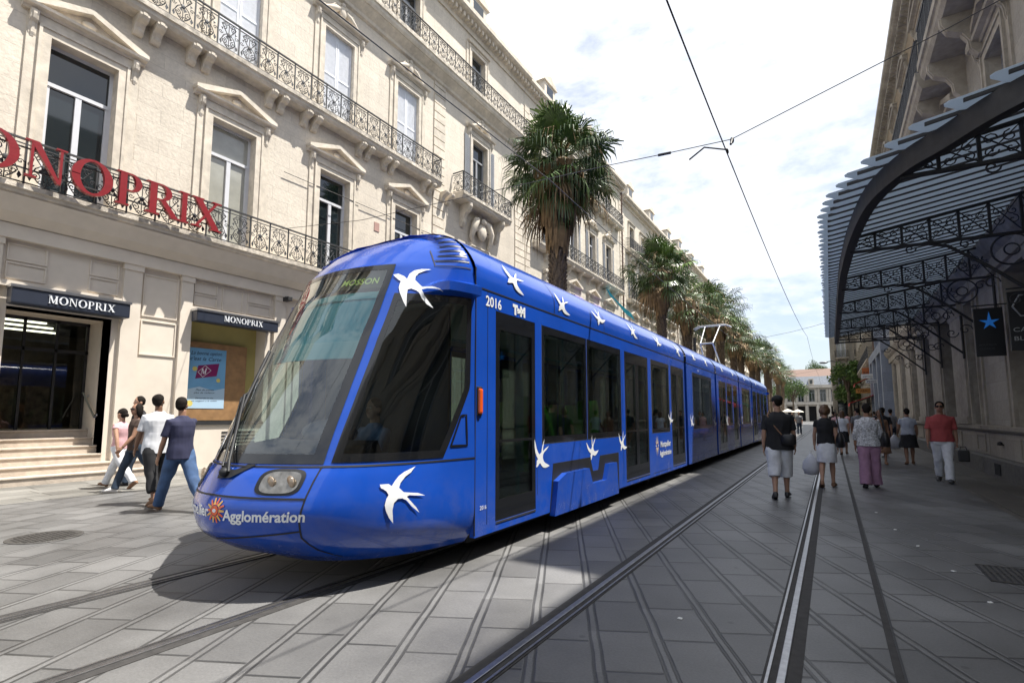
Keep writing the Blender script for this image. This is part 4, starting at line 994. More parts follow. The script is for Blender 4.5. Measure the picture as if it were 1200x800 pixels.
# coved soffit under the first balcony
mb = MB(); mb.prism([(0, 5.56), (.20, 5.58), (.42, 5.75), (.60, 5.98), (.66, 6.06), (0, 6.06)], 1, 0, ly(17.0), M_shop); build(mb, 'cove', store)
b1 = balcony(store, 0, ly(17.1), 6.30, .70, th=.24, rich=True, h=1.02)
b2 = balcony(store, 0, ly(17.25), 12.05, .52, th=.30, rich=True, brackets=[ly(y)+d for y in [w_+1.84 for w_ in wy]+[wy[0]-1.84] for d in (-.85, -.45, .45, .85)], bh=.45, h=1.0)
b3 = balcony(store, 0, LA, 17.75, .62, th=.40, rich=True, brackets=[], h=1.0)
mb = MB(); mb.prism([(0, 16.95), (.12, 17.0), (.16, 17.1), (.40, 17.3), (.44, 17.35), (0, 17.35)], 1, 0, LA, M_trim); build(mb, 'string_course', store)
bs = balcony(store, ly(18.55), ly(22.9), 12.05, .72, th=.32, rich=True, brackets=[ly(19.3), ly(22.2)], bh=1.1)
mb = MB() # carved cartouche under the small balcony
for s in (-1, 1):
    mb.tube([(.12, ly(20.75)+s*.2, 11.4), (.26, ly(20.75)+s*.55, 11.2), (.28, ly(20.75)+s*.75, 10.8), (.15, ly(20.75)+s*.82, 10.3), (.10, ly(20.75)+s*.7, 10.1)], [.12, .2, .17, .12, .06], M_trim, 8)
    scroll(mb, (ly(20.75)+s*.55, 10.9), .28, 1.4, 90, M_trim, .06, s, x=.2)
mb.ell((.22, ly(20.75), 10.75), (.18, .34, .45), M_trim, 12, 8); mb.ell((.34, ly(20.75), 11.25), (.14, .2, .16), M_trim); build(mb, 'carved_cartouche', store)
for i, y in enumerate(wy):
    g1 = [M_dkglass, M_curt, M_dkglass, M_curt, M_dkglass, M_dkglass][i]
    window(store, ly(y), F1z, WW, F1h, 'pediment', M_white if i != 3 else M_white, g1 if i != 3 else M_curt, depth=.26)
    window(store, ly(y), 12.35, 1.32, 3.2, 'cartouche', shut='closed')
    window(store, ly(y), 18.0, 1.2, 2.3, 'flat')
window(store, ly(20.8), 6.9, 1.24, 2.85, 'flat', M_white, M_curt); window(store, ly(20.8), 12.35, 1.32, 3.2, 'cartouche', M_gjoin, shut='open'); window(store, ly(20.6), 18, 1.2, 2.3, 'lintel')
mb = MB()   # open casements of two first floor windows
for yy, s in ((4.42, -1), (11.78, -1)):
    y = ly(yy)+s*.56
    for (p, q) in ((0, .05), (.40, .45)): mb.add([(-.3-p, y+p*.4, 6.6), (-.3-q, y+q*.4, 6.6), (-.3-q, y+q*.4, 9.1), (-.3-p, y+p*.4, 9.1)], [(0, 1, 2, 3)], M_white)
build(mb, 'open_casement', store)
cornice(store, LA, HA-.1, .85, .62); roof(store, LA, HA+.75)
for y in (1, 8, 14.5, 20.6): dormer(store, ly(y), HA+.72)
# steps up to the door, entrance recess, glazed doors
mb = MB(); M_step = mat('pink_stone_steps', (.47, .40, .33), .8, var=.12, scale=7, var2=.12, bump=.3)
n = 6
for k in range(n):
    z1 = 1.12*(k+1)/n; x0 = .62-.30*k; ext = .75 if k < 2 else (.0)
    mb.bbox(-3.2 if k == n-1 else x0-.34, x0, ly(DOOR[0]-2.2 if k < 2 else DOOR[0]+.004), ly(DOOR[1]-.004+ext), z1-1.12/n+.001, z1-.04, M_step, .004)
    mb.bbox(-3.2 if k == n-1 else x0-.36, x0+.025, ly(DOOR[0]-2.2 if k < 2 else DOOR[0]+.004), ly(DOOR[1]-.004+ext), z1-.04, z1, M_step, .012)
build(mb, 'steps', store)
mb = MB(); yd0, yd1 = ly(DOOR[0]), ly(DOOR[1])
mb.quad((0, yd1, 0), (-1.35, yd1, 0), (-1.35, yd1, 3.8), (0, yd1, 3.8), M_shop); mb.quad((0, yd0, 0), (-1.35, yd0, 0), (-1.35, yd0, 3.8), (0, yd0, 3.8), M_shop)
mb.quad((0, yd0, 3.8), (-1.35, yd0, 3.8), (-1.35, yd1, 3.8), (0, yd1, 3.8), M_shop)
build(mb, 'door_recess', store)
mb = MB()
for k in range(4):
    y = yd0+.02+(yd1-yd0-.08)*k/3; mb.box(-1.3, -1.24, y, y+.05, 1.12, 3.8, M_ironb)
mb.box(-1.3, -1.24, yd0, yd1, 3.0, 3.08, M_ironb); mb.box(-1.3, -1.24, yd0, yd1, 3.72, 3.8, M_ironb)
dr = build(mb, 'door', store)
mb = MB(); mb.quad((-1.27, yd0, 1.14), (-1.27, yd1, 1.14), (-1.27, yd1, 3.75), (-1.27, yd0, 3.75), glass('shop_glass', (.55, .6, .58), 1.5)); build(mb, 'pane', dr)
mb = MB(); xb = -6.0
mb.box(xb-.1, -1.4, yd0-2, yd1+2.5, 1.05, 1.11, mat('shop_floor', (.16, .13, .10), .35)); mb.quad((xb, yd0-2, 1.1), (xb, yd1+2.5, 1.1), (xb, yd1+2.5, 4), (xb, yd0-2, 4), mat('shop_wall', (.10, .08, .06), .8, var=.5, scale=2))
mb.quad((-1.4, yd1+2.5, 1.1), (xb, yd1+2.5, 1.1), (xb, yd1+2.5, 4), (-1.4, yd1+2.5, 4), MATS['shop_wall'])
mb.box(xb-.1, -1.4, yd0-2, yd1+2.5, 4.0, 4.05, M_dark)
for k in range(3): mb.box(-4.8, -4.4, yd0+.1+k*.75, yd0+.6+k*.75, 1.1, 2.3+.2*(k % 2), mat('display_shelf', (.22, .16, .12), .7, var=.6, scale=6))
build(mb, 'shop_interior', store)
mb = MB(); M_tl = mat('added_tube_glow', (.8, .8, .7), .5, var=0, emit=(1, .93, .7), es=2.5)  # glowing tubes added to lighten the dark shop interior
for x, y in ((-2.2, .4), (-3.0, .9), (-3.9, 1.3), (-4.9, 1.7)): mb.box(x, x+.10, yd0+y-.6, yd0+y+.6, 3.9, 3.94, M_tl)
build(mb, 'added_ceiling_glow', store)
# shop window recess with wooden backboard
mb = MB(); ya, yb = ly(SHW[0]), ly(SHW[1]); M_ochre = mat('ochre_wall', (.42, .36, .13), .7, var=.06); M_wood = mat('display_wood', (.30, .17, .075), .55, var=.2, scale=5)
mb.quad((-.5, ya, 1.28), (-.5, yb, 1.28), (-.5, yb, 4.18), (-.5, ya, 4.18), M_ochre)
mb.box(-.44, -.38, ya+.02, yb-.35, 1.32, 3.55, M_wood); mb.box(0.0, .05, ya-.03, yb+.03, 1.20, 1.28, M_ironb); mb.box(-.48, .02, ya, yb, 1.2, 1.3, M_ironb)
build(mb, 'display_window', store)
mb = MB() # base below the window, vent slots
for k in range(6): mb.box(.001, .012, ly(8.2), ly(9.2), .45+k*.10, .50+k*.10, M_ironb)
build(mb, 'vent_grille', store)
for y in (-2.9, 11.5, 15.2, 20.8): window(store, ly(y), .9, 1.8, 3.1, 'none', M_ironb, M_dkglass)
mb = MB(); mb.box(.0, .02, ly(13.72), ly(13.98), 8.7, 9.05, mat('pinkish_plate', (.42, .26, .22), .5)); build(mb, 'wall_plate', store)

# fascia signs with lettering
def fascia(y0, y1, z0, z1, ly0, lsz, label):
    s = thing('shop_sign', label, 'sign', (FX, (y0+y1)/2, z0)); mb = MB()
    mb.bbox(FX+.10, FX+.42, y0, y1, z0, z1, M_navy, .03); mb.box(FX+.10, FX+.44, y0-.02, y1+.02, z1-.01, z1+.05, M_chrome); wobj(mb, 'fascia', s)
    mb = MB(); roman_text(mb, 'MONOPRIX', M_lett, lambda x, y, d: (FX+.424+d, ly0+x*lsz, z0+.09+y*lsz), .012, .06); wobj(mb, 'lettering', s)
fascia(3.42, 5.58, 3.82, 4.17, 4.02, .175, 'dark fascia sign with white store name above the entrance door')
fascia(7.14, 9.55, 4.02, 4.32, 7.86, .165, 'dark fascia sign with white store name above the poster window')
sg = thing('sign_letters', 'big dark red serif store name letters fixed in front of the first balcony railing', 'sign', (FX+.76, 5, 6.45))
hgt = .80
for ch, xs, wd in (('M', 1.55, .86), ('O', 2.44, .80), ('N', 3.30, .72), ('O', 4.07, .80), ('P', 4.90, .58), ('R', 5.52, .76), ('I', 6.27, .30), ('X', 6.57, .84)):
    mb = MB(); w_ = roman(ch)[1]; roman_text(mb, ch, M_red, lambda x_, y_, d: (FX+.80+d, xs+x_/w_*wd, 6.44+y_*hgt), .10)
    wobj(mb, 'letter', sg)
mb = MB(); mb.box(FX+.76, FX+.79, 2.2, 7.4, 6.6, 6.63, M_ironb); mb.box(FX+.76, FX+.79, 2.2, 7.4, 7.05, 7.08, M_ironb); wobj(mb, 'mounting_rail', sg)
# poster
po = thing('poster', 'blue poster with a purple loyalty card hung on the wooden display board', 'poster', (FX-.37, 7.85, 1.7))
def pp(a, b, x=0): return (FX-.372+x, 7.30+a, 1.66+b)
mb = MB(); mb.box(FX-.38, FX-.372, 7.30, 8.42, 1.66, 3.38, mat('poster_blue', (.16, .38, .62), .5, var=.12, scale=1.5)); 
mb.add([pp(0, 0, .003), pp(1.12, 0, .003), pp(1.12, .6, .003), pp(.8, .52, .003), (pp(.4, .62, .003)), pp(0, .52, .003)], [(0, 1, 2, 3, 4, 5)], mat('poster_pale', (.42, .58, .72), .5, var=0)); wobj(mb, 'sheet', po)
mb = MB(); cp = lambda a, b, x: pp(.60+a*.985-b*-.17, 1.08+b*.985+a*.17, x)
mb.add([cp(*p, .006) for p in ((-.30, -.19), (.30, -.19), (.30, .19), (-.30, .19))], [(0, 1, 2, 3)], mat('card_purple', (.20, .012, .10), .4, var=0))
for a, b in (((-.27, .0), (-.10, .17)), ((-.10, .17), (.10, .0)), ((.10, .0), (-.10, -.17)), ((-.10, -.17), (-.27, .0))):
    d = Vector((b[0]-a[0], b[1]-a[1])).normalized(); q = Vector((-d.y, d.x))*.006
    mb.add([cp(a[0]+q.x, a[1]+q.y, .009), cp(b[0]+q.x, b[1]+q.y, .009), cp(b[0]-q.x, b[1]-q.y, .009), cp(a[0]-q.x, a[1]-q.y, .009)], [(0, 1, 2, 3)], M_lett)
roman_text(mb, 'M', M_lett, lambda x_, y_, d: cp(-.19+x_*.17, -.085+y_*.17, .009+d), .001); wobj(mb, 'card_picture', po)
mb = MB(); M_ink = mat('poster_ink', (.03, .04, .09), .6, var=0)
for s_, sz, a, b, wd in (('La bonne option', .15, .12, 1.52, .86), ("c'est la Carte", .15, .10, 1.36, .86), ('Plus de points', .075, .3, .50, .5), ('plus de cadeaux', .07, .26, .42, .58), ('Demandez la vite', .06, .3, .27, .5), ('en magasin a la caisse', .06, .2, .19, .7)):
    vs, fs = textmesh(s_, sz, shear=.3); k = wd/text_width(vs); mb.add([pp(a+v.x*k, b+v.y+v.x*.03, .006) for v in vs], fs, M_ink)
wobj(mb, 'lettering', po)
mb = MB(); M_yl = mat('poster_yellow', (.65, .55, .15), .5, var=0)
for (a, b, r_) in ((.16, .14, .09), (.25, 1.12, .07), (.92, .82, .06)):
    mb.add([pp(a+r_*math.cos(k*.785), b+r_*math.sin(k*.785), .005) for k in range(8)], [tuple(range(8))], M_yl)
wobj(mb, 'flower_print', po)
# handrail on the recess wall, camera on the cornice
hr = thing('handrail', 'short sloping steel handrail on the entrance recess wall', 'handrail', (FX-.7, 5.3, 1.6)); mb = MB()
mb.tube([(FX-1.1, 5.27, 2.02), (FX-1.06, 5.27, 2.02), (FX-.30, 5.27, 1.42), (FX-.26, 5.27, 1.42)], .022, M_chrome, 8); wobj(mb, 'grip', hr)
for x_, z_ in ((FX-.98, 1.94), (FX-.38, 1.47)): mb = MB(); mb.tube([(x_, 5.355, z_), (x_, 5.27, z_)], .016, M_chrome, 6); mb.ell((x_, 5.34, z_), (.04, .012, .04), M_chrome); wobj(mb, 'bracket', hr)
sc = thing('security_camera', 'small black camera under the cream cove above the tram front', 'camera', (FX+.3, 9.95, 5.2)); mb = MB()
mb.bbox(FX+.12, FX+.42, 9.85, 10.0, 5.1, 5.24, M_ironb, .02); wobj(mb, 'housing', sc); mb = MB(); mb.tube([(FX+.1, 9.93, 5.3), (FX+.2, 9.93, 5.22)], .025, M_ironb, 6); wobj(mb, 'arm', sc)

# ================================================== left side, further buildings
def town_house(name, label, y0, y1, side='L', X=FX, H=20.6, pitch=3.35, wall=None, trim=None, floors=None, rich=False, balc=(2, 3), ww=1.2, shop=True, D=9., start=None, pipe=True, win_kinds=('pediment', 'cartouche', 'lintel'), dorm=True, join=None, group=None, shutk='open', lod=False):
    wall = wall or M_crem2; trim = trim or M_trim; L = y1-y0
    root = thing(name, label, 'building', (X, y0 if side == 'L' else y1, 0), 0 if side == 'L' else math.pi, group=group)
    n = max(1, int((L-1.0)/pitch)); off = (L-n*pitch)/2+pitch/2; ys = [off+k*pitch for k in range(n)]
    floors = floors or [(7.0, 3.0), (12.3, 2.9), (16.9, 2.2)]
    holes = [(y-ww/2, y+ww/2, z, z+h) for y in ys for z, h in floors]
    if shop: holes += [(y-pitch*.34, y+pitch*.34, .55, 4.2) for y in ys]
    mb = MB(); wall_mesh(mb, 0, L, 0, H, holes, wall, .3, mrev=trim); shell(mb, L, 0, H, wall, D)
    quoins(mb, .02, .6, .6, H-.6, trim); quoins(mb, L-.6, L-.02, .6, H-.6, trim)
    mb.prism([(0, 5.2), (.10, 5.25), (.22, 5.5), (.22, 5.65), (0, 5.7)], 1, 0, L, trim)
    build(mb, 'wall', root)
    rnd = random.Random(int(y0*7)+3)
    for fi, (z, h) in enumerate(floors):
        for y in ys:
            window(root, y, z, ww, h, win_kinds[fi % len(win_kinds)], join or (M_white if rnd.random() < .5 else M_gjoin), rnd.choice([M_dkglass, M_dkglass, M_curt]), trim=trim, shut=(shutk if fi == 1 and not lod else False))
        if fi+1 in balc: balcony(root, .9, L-.9, z-.25, .55, th=.3, rich=rich, brackets=[y+d for y in ys for d in (-.9, .9)], m=trim, bh=.5)
    if shop:
        for y in ys: window(root, y, .55, pitch*.68, 3.65, 'none', M_gjoin, M_dkglass, trim=trim)
    cornice(root, L, H-.1, .8, .55, trim, dent=not lod); roof(root, L, H+.7, D=D)
    if dorm:
        for y in ys[::2]: dormer(root, y, H+.7, trim)
    if pipe: downpipe(root, L-.12, 0, H)
    return root
hB = town_house('corner_house', 'cream stone town house behind the nearest palm with a stone bracketed balcony', 25.42, 42.4, H=21.2, floors=[(6.9, 3.0), (12.2, 3.1), (17.9, 2.2)], rich=True, pitch=3.4, win_kinds=('pediment', 'cartouche', 'lintel'))
hC = town_house('town_house', 'pale town house beyond the drainpipe, half hidden by the second palm', 42.45, 61, H=20.4, floors=[(6.9, 3.0), (12.0, 2.9), (16.6, 2.2)], rich=False)
hD = town_house('town_house', 'pale stone town house behind the middle palms of the row', 61.1, 83, H=20.8, balc=(2,), lod=True)
hE = town_house('town_house', 'cream town house behind the farther palms of the row', 83.1, 106, H=19.5, balc=(2,), lod=True, dorm=False)
hF = town_house('town_house', 'last pale town house of the left row near the street end', 106.1, 130, H=19.0, balc=(), lod=True, dorm=False)
# purple blinds on windows, turquoise banner
for i, (y, c) in enumerate(((32.9, 'first'), (36.3, 'second'))):
    aw = thing('window_blind', f'small lilac blind over a first floor window, the {"nearer" if i == 0 else "farther"} of two', 'blind', (FX, y, 9.9)); mb = MB()
    mb.prism([(0, 9.95), (.5, 9.5), (.5, 9.3), (.46, 9.3), (0, 9.8)], 1, 0, 1.4, mat('lilac_cloth', (.22, .17, .42), .8)); o = build(mb, 'cloth', aw, (0, -.7, -9.9)); mb = MB(); mb.tube([(.48, 0, 9.4), (.48, 1.4, 9.4)], .02, M_iron, 6); build(mb, 'rod', aw, (0, -.7, -9.9))
fl = thing('banner', 'long turquoise banner hanging slanted from a first floor window', 'banner', (FX+.2, 39.5, 9)); mb = MB()
V = []
for k in range(9):
    t = k/8; V.append((FX+.35+1.4*t, 37.5+1.8*t+.05*math.sin(t*9), 11.5-1.9*t-.15*math.sin(t*3.1))); V.append((FX+.40+1.4*t, 38.2+1.8*t, 10.9-1.9*t+.1*math.sin(t*8)))
mb.add(V, [(2*k, 2*k+1, 2*k+3, 2*k+2) for k in range(8)], mat('turquoise_cloth', (.02, .42, .62), .7, var=.05), True); wobj(mb, 'cloth', fl)
mb = MB(); mb.tube([(FX, 37.6, 11.4), (FX+.4, 37.7, 11.5)], .025, M_iron, 6); wobj(mb, 'pole', fl)
# ================================================== right side
RX = 3.4
def stone_hall(name, label, y0, y1, H, piers, ledge=True, floors=None, cor=True, D=9.):
    L = y1-y0; root = thing(name, label, 'building', (RX, y1, 0), math.pi)
    def l(Y): return y1-Y
    gh = [(l(b), l(a), 1.2, 4.55) for a, b in piers]
    floors = floors or []
    ys = [(a+b)/2 for a, b in piers]
    holes = gh+[(l(y)-.62, l(y)+.62, z, z+h) for y in ys for z, h in floors]
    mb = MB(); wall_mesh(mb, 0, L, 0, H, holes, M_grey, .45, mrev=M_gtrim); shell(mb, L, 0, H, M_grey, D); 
    build(mb, 'wall', root)
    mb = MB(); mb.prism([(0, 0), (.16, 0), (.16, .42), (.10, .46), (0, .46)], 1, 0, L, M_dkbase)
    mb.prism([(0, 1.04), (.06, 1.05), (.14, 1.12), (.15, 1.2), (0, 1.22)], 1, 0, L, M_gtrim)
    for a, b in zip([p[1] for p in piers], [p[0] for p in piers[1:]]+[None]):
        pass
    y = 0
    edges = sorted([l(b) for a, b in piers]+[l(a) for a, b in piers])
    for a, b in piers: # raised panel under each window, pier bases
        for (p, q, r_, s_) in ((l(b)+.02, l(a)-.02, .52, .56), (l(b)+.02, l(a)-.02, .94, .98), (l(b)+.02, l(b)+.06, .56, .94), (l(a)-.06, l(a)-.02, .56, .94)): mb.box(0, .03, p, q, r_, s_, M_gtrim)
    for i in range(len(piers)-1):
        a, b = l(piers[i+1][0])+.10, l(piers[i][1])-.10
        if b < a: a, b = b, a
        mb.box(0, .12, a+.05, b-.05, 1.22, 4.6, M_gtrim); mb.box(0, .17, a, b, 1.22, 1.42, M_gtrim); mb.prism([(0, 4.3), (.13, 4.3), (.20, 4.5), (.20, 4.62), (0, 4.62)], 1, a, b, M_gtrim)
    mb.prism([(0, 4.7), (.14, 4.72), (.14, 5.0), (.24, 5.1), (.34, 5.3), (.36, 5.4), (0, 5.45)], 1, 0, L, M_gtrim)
    build(mb, 'stone_dressings', root)
    for a, b in piers:
        window(root, l((a+b)/2), 1.2, b-a, 3.35, 'none0', M_gjoin, M_rglass, depth=.36, trim=M_gtrim, transom=.8)
    for fi, (z, h) in enumerate(floors):
        for y in ys: window(root, l(y), z, 1.24, h, 'pediment' if fi == 0 else 'segment', M_gjoin, M_dkglass, trim=M_gtrim)
    return root, l
M_rglass = glass('hall_glass', (.16, .18, .17), 1.55, boost=1.3)
p1 = [(9.3, 11.1), (13.2, 15.0), (17.0, 18.8)]
piersA = [(-4, -2.2), (-.1, 1.7), (3.8, 5.6)]+p1
hallA, lA = stone_hall('stone_hall', 'tall grey stone building in shade behind the iron canopy on the right', 8.6, 17.6, 17.0, [(9.3, 11.1), (13.2, 15.0)], floors=[(6.3, 3.1)])
balcony(hallA, .2, 8.8, 11.2, .85, th=.5, rich=False, brackets=[k*1.85+.9 for k in range(5)], m=M_gtrim, edge=M_gtrim, bh=1.1)
hall0, l0 = stone_hall('stone_hall', 'lower grey stone building at the near right, out of view, sized to shade the street', -8, 8.5, 14.3, [(-4, -2.2), (-.1, 1.7), (3.6, 5.4)], floors=[(6.3, 3.1)])  # unseen building, height and end set to place the street's shade edge
pB = [(17.9, 18.85), (20.75, 22.6), (24.7, 26.4), (28.4, 30.3), (32.3, 34.2), (36.2, 38.1)]
hallB, lB = stone_hall('stone_hall', 'high grey stone building with tall shop windows, pedimented upper windows and a long dark balcony', 17.65, 39.9, 17.0, pB, floors=[(6.3, 3.1), (12.3, 2.8), ])
balcony(hallB, .2, 22.1, 11.2, .85, th=.5, rich=False, brackets=[k*1.85+.9 for k in range(12)], m=M_gtrim, edge=M_gtrim, bh=1.1)
cornice(hallB, 22.2, 16.25, .8, .60, M_gtrim); mb = MB(); mb.box(0, .08, 0, 22.2, 15.3, 16.2, mat('brown_frieze', (.24, .18, .11), .85, var=.25, scale=9)); build(mb, 'frieze', hallB)
for y in (4, 9, 14, 19): dormer(hallB, y, 17.0, M_gtrim)
# lit lamps inside the shop windows
for k, (y, z, s_) in enumerate(((14.1, 1.9, .16), (19.6-.6, 2.1, .10), (21.5, 1.95, .08), (21.7, 2.3, .07))):
    lt = thing('shop_lamp', ['yellow glowing lamp box low in the shop window under the black star banner', 'orange glowing lamp in the window past the first pier', 'lower small warm lamp behind the window glass further on', 'upper small warm lamp behind the window glass further on'][k], 'lamp', (RX+.8, y, z))
    mb = MB(); mb.bbox(-.05, .05, -s_*1.3, s_*1.3, -s_*.5, s_*.5, mat('warm_lamp', (.9, .6, .2), .5, var=0, emit=(1, .55, .14), es=2.2), .02); build(mb, 'lamp_glass', lt); mb = MB(); mb.tube([(0, 0, -s_*.5), (0, 0, -s_*.5-.2)], .015, M_iron, 6); build(mb, 'stem', lt)

# iron and glass canopy
can = thing('canopy', 'dark iron canopy with overlapping frosted glass blades and scrolled trusses over the right pavement', 'canopy', (2.0, 16, 0))
EB = [(.38, 27.2), (.40, 15.8), (.45, 13), (.54, 11.1), (.72, 9.5), (1.06, 8.62), (1.45, 8.19), (2.02, 7.6), (3.38, 6.9)]
def dense(P, n=6):
    out = []
    for i in range(len(P)-1):
        q = [P[max(i-1, 0)], P[i], P[i+1], P[min(i+2, len(P)-1)]]
        for k in range(n): t = k/n; out.append(tuple(_cr(q[0][j], q[1][j], q[2][j], q[3][j], t) for j in range(2)))
    out.append(P[-1]); return out
def ztop(x): return 5.0+.145*(x-.55)
M_frost, nt, b_ = _new('frosted_glass')
b_.inputs['Base Color'].default_value = (.52, .56, .60, 1); b_.inputs['Roughness'].default_value = .45
tr_ = nt.nodes.new('ShaderNodeBsdfTranslucent'); tr_.inputs['Color'].default_value = (.72, .80, .88, 1)
ms_ = nt.nodes.new('ShaderNodeMixShader'); ms_.inputs[0].default_value = .62; nt.links.new(b_.outputs[0], ms_.inputs[1]); nt.links.new(tr_.outputs[0], ms_.inputs[2])
nt.links.new(ms_.outputs[0], nt.nodes['Material Output'].inputs['Surface'])
D_ = dense(EB); mb = MB(); rings = []
for k, (x, y) in enumerate(D_):
    a, c = D_[max(k-1, 0)], D_[min(k+1, len(D_)-1)]; t = Vector((c[0]-a[0], c[1]-a[1])).normalized(); q = Vector((-t.y, t.x))*.075
    z1 = ztop(x)-.01; rings.append([(x-q.x, y-q.y, z1-.30), (x+q.x, y+q.y, z1-.30), (x+q.x, y+q.y, z1), (x-q.x, y-q.y, z1)])
mb.loft(rings, M_ironb, smooth=False); wobj(mb, 'edge_beam', can, norm=True)
def tipx(y):
    T_ = [(7.0, 2.6), (7.3, 2.15), (7.54, 1.83), (7.81, 1.49), (8.12, 1.2), (8.33, .92), (8.68, .71), (8.92, .49), (9.22, .31), (9.54, .2), (9.83, .09), (10.27, .02), (10.74, -.03), (28, -.05)]
    for i in range(len(T_)-1):
        if T_[i][0] <= y <= T_[i+1][0]: t = (y-T_[i][0])/(T_[i+1][0]-T_[i][0]); return T_[i][1]+t*(T_[i+1][1]-T_[i][1])
    return 0
y = 7.1; k = 0
while y < 27.2:
    mb = MB(); x0 = tipx(y+.24)+.05*math.sin(k*2.1)*.3; x1 = 3.36; w = .245; r = .10
    # rounded tip, blade tilted so that each overlaps the next
    P = [(x0+.04, 0), (x0, .03), (x0+.01, .07), (x0+.18, w-.02), (x0+.23, w), (x1, w), (x1, 0)]
    top = []; bot = []
    for (x, yy) in P: z = ztop(x)+.02+.06*(1-yy/w); top.append((x, y+yy, z+.012)); bot.append((x, y+yy, z))
    n = len(P); mb.add(bot+top, [tuple(range(n)), tuple(range(2*n-1, n-1, -1))]+[(i, (i+1) % n, (i+1) % n+n, i+n) for i in range(n)], M_frost)
    o_ = wobj(mb, 'glass_blade', can, norm=True)
    if y > 4: mb = MB(); mb.box(x0+.12, x1, y-.028, y+.004, ztop(1.9)-.01, ztop(1.9)+.0, M_ironb)
    y += .30; k += 1
mb = MB()
y = 7.1; k = 0
while y < 27.2:
    x0 = max(tipx(y+.24)+.16, 0.1); x1 = 3.36
    mb.add([(x0, y-.022, ztop(x0)+.005), (x1, y-.022, ztop(x1)+.005), (x1, y+.006, ztop(x1)+.005), (x0, y+.006, ztop(x0)+.005), (x0, y-.022, ztop(x0)+.05), (x1, y-.022, ztop(x1)+.05), (x1, y+.006, ztop(x1)+.05), (x0, y+.006, ztop(x0)+.05)],
           [(0, 3, 2, 1), (4, 5, 6, 7), (0, 1, 5, 4), (1, 2, 6, 5), (2, 3, 7, 6), (3, 0, 4, 7)], M_ironb)
    y += .30
wobj(mb, 'glazing_bars', can)
def truss():
    mb = MB(); x0, x1 = .0, 2.9   # local x from the edge beam to the wall, z relative
    zt = lambda x: .145*x; zb = lambda x: -.27-.02*x
    for x in [k*.42 for k in range(7)]: mb.box(x-.02, x+.02, -.025, .025, zb(x), zt(x), M_ironb)
    for f_, h in ((zt, .04), (zb, .045)):
        mb.add([(x, yy, f_(x)+dz) for x in (x0, x1) for yy in (-.04, .04) for dz in (-h, 0)], [(0, 1, 3, 2), (4, 6, 7, 5), (0, 4, 5, 1), (1, 5, 7, 3), (3, 7, 6, 2), (2, 6, 4, 0)], M_ironb)
    for k in range(7):
        a, c = k*.42, (k+1)*.42
        if c > 2.9: c = 2.9
        za, zc, ba, bc = zt(a)-.04, zt(c)-.04, zb(a)+.01, zb(c)+.01; cx, cz = (a+c)/2, (za+zc+ba+bc)/4
        mb.tube([(a, 0, za), (c, 0, bc)], .011, M_ironb, 4, smooth=False)
        if k % 1 == 0: mb.tube([(c, 0, zc), (a, 0, ba)], .008, M_ironb, 4, smooth=False)
        for s1, s2 in ((1, 1), (-1, -1), (1, -1), (-1, 1)):
            pts = []
            r0 = min(.085, (za-ba)*.26)
            for q in range(11):
                t = q/10; an = (.5 if s1 > 0 else 0)*math.pi+s2*2*math.pi*1.1*t; rr = r0*(1-.8*t); pts.append((cx+s1*(.10)+rr*math.cos(an), 0, cz+s2*r0*.95+rr*math.sin(an)))
            mb.tube(pts, .009, M_ironb, 4, smooth=False)
    # bracket to the wall with rings and scrolls
    def arc(cx, cz, r, a0, a1, rad, n=16): mb.tube([(cx+r*math.cos(R(a0+(a1-a0)*i/n)), 0, cz+r*math.sin(R(a0+(a1-a0)*i/n))) for i in range(n+1)], rad, M_ironb, 5, smooth=False)
    mb.tube([(1.15, 0, -.30), (1.5, 0, -.42), (2.0, 0, -.85), (2.9, 0, -1.75)], .03, M_ironb, 6)
    mb.tube([(2.9, 0, -.3), (2.9, 0, -1.9)], .03, M_ironb, 6)
    arc(2.35, -.62, .27, 0, 360, .017, 24); arc(2.35, -.62, .10, 0, 360, .014)
    for (cx, cz, r0, s) in ((1.75, -.42, .11, 1), (2.68, -1.15, .15, -1), (2.35, -1.52, .13, 1), (1.7, -.82, .12, -1), (2.05, -1.18, .12, 1), (.95, -.38, .09, -1), (2.68, -.52, .12, 1)):
        mb.tube([(cx+r0*(1-.85*i/14)*math.cos(s*i*.55), 0, cz+r0*(1-.85*i/14)*math.sin(s*i*.55)) for i in range(15)], .013, M_ironb, 5, smooth=False)
    return mb
tm = truss().mesh('truss')
for y in (8.7, 12.0, 15.5, 19.0, 22.4, 25.8):
    ex = min(q[0] for q in [min(D_, key=lambda d: abs(d[1]-y))])
    o = link('truss', tm, can, (ex-2.0, y-16, ztop(ex)-.02))
mb = MB(); mb.prism([(27.1, 4.7), (27.2, 4.7), (27.2, 5.35), (27.1, 5.35)], 0, .45, 3.38, M_ironb)
mb = MB()
for k in range(8): mb.box(.42+k*.42, .46+k*.42, 27.12, 27.18, 4.7, ztop(.42+k*.42), M_ironb)
mb.box(.40, 3.38, 27.12, 27.18, 4.68, 4.74, M_ironb); mb.add([(x, yy, ztop(x)+dz) for x in (.4, 3.38) for yy in (27.12, 27.18) for dz in (-.05, 0)], [(0, 1, 3, 2), (4, 6, 7, 5), (0, 4, 5, 1), (1, 5, 7, 3), (3, 7, 6, 2), (2, 6, 4, 0)], M_ironb)
wobj(mb, 'end_frame', can)

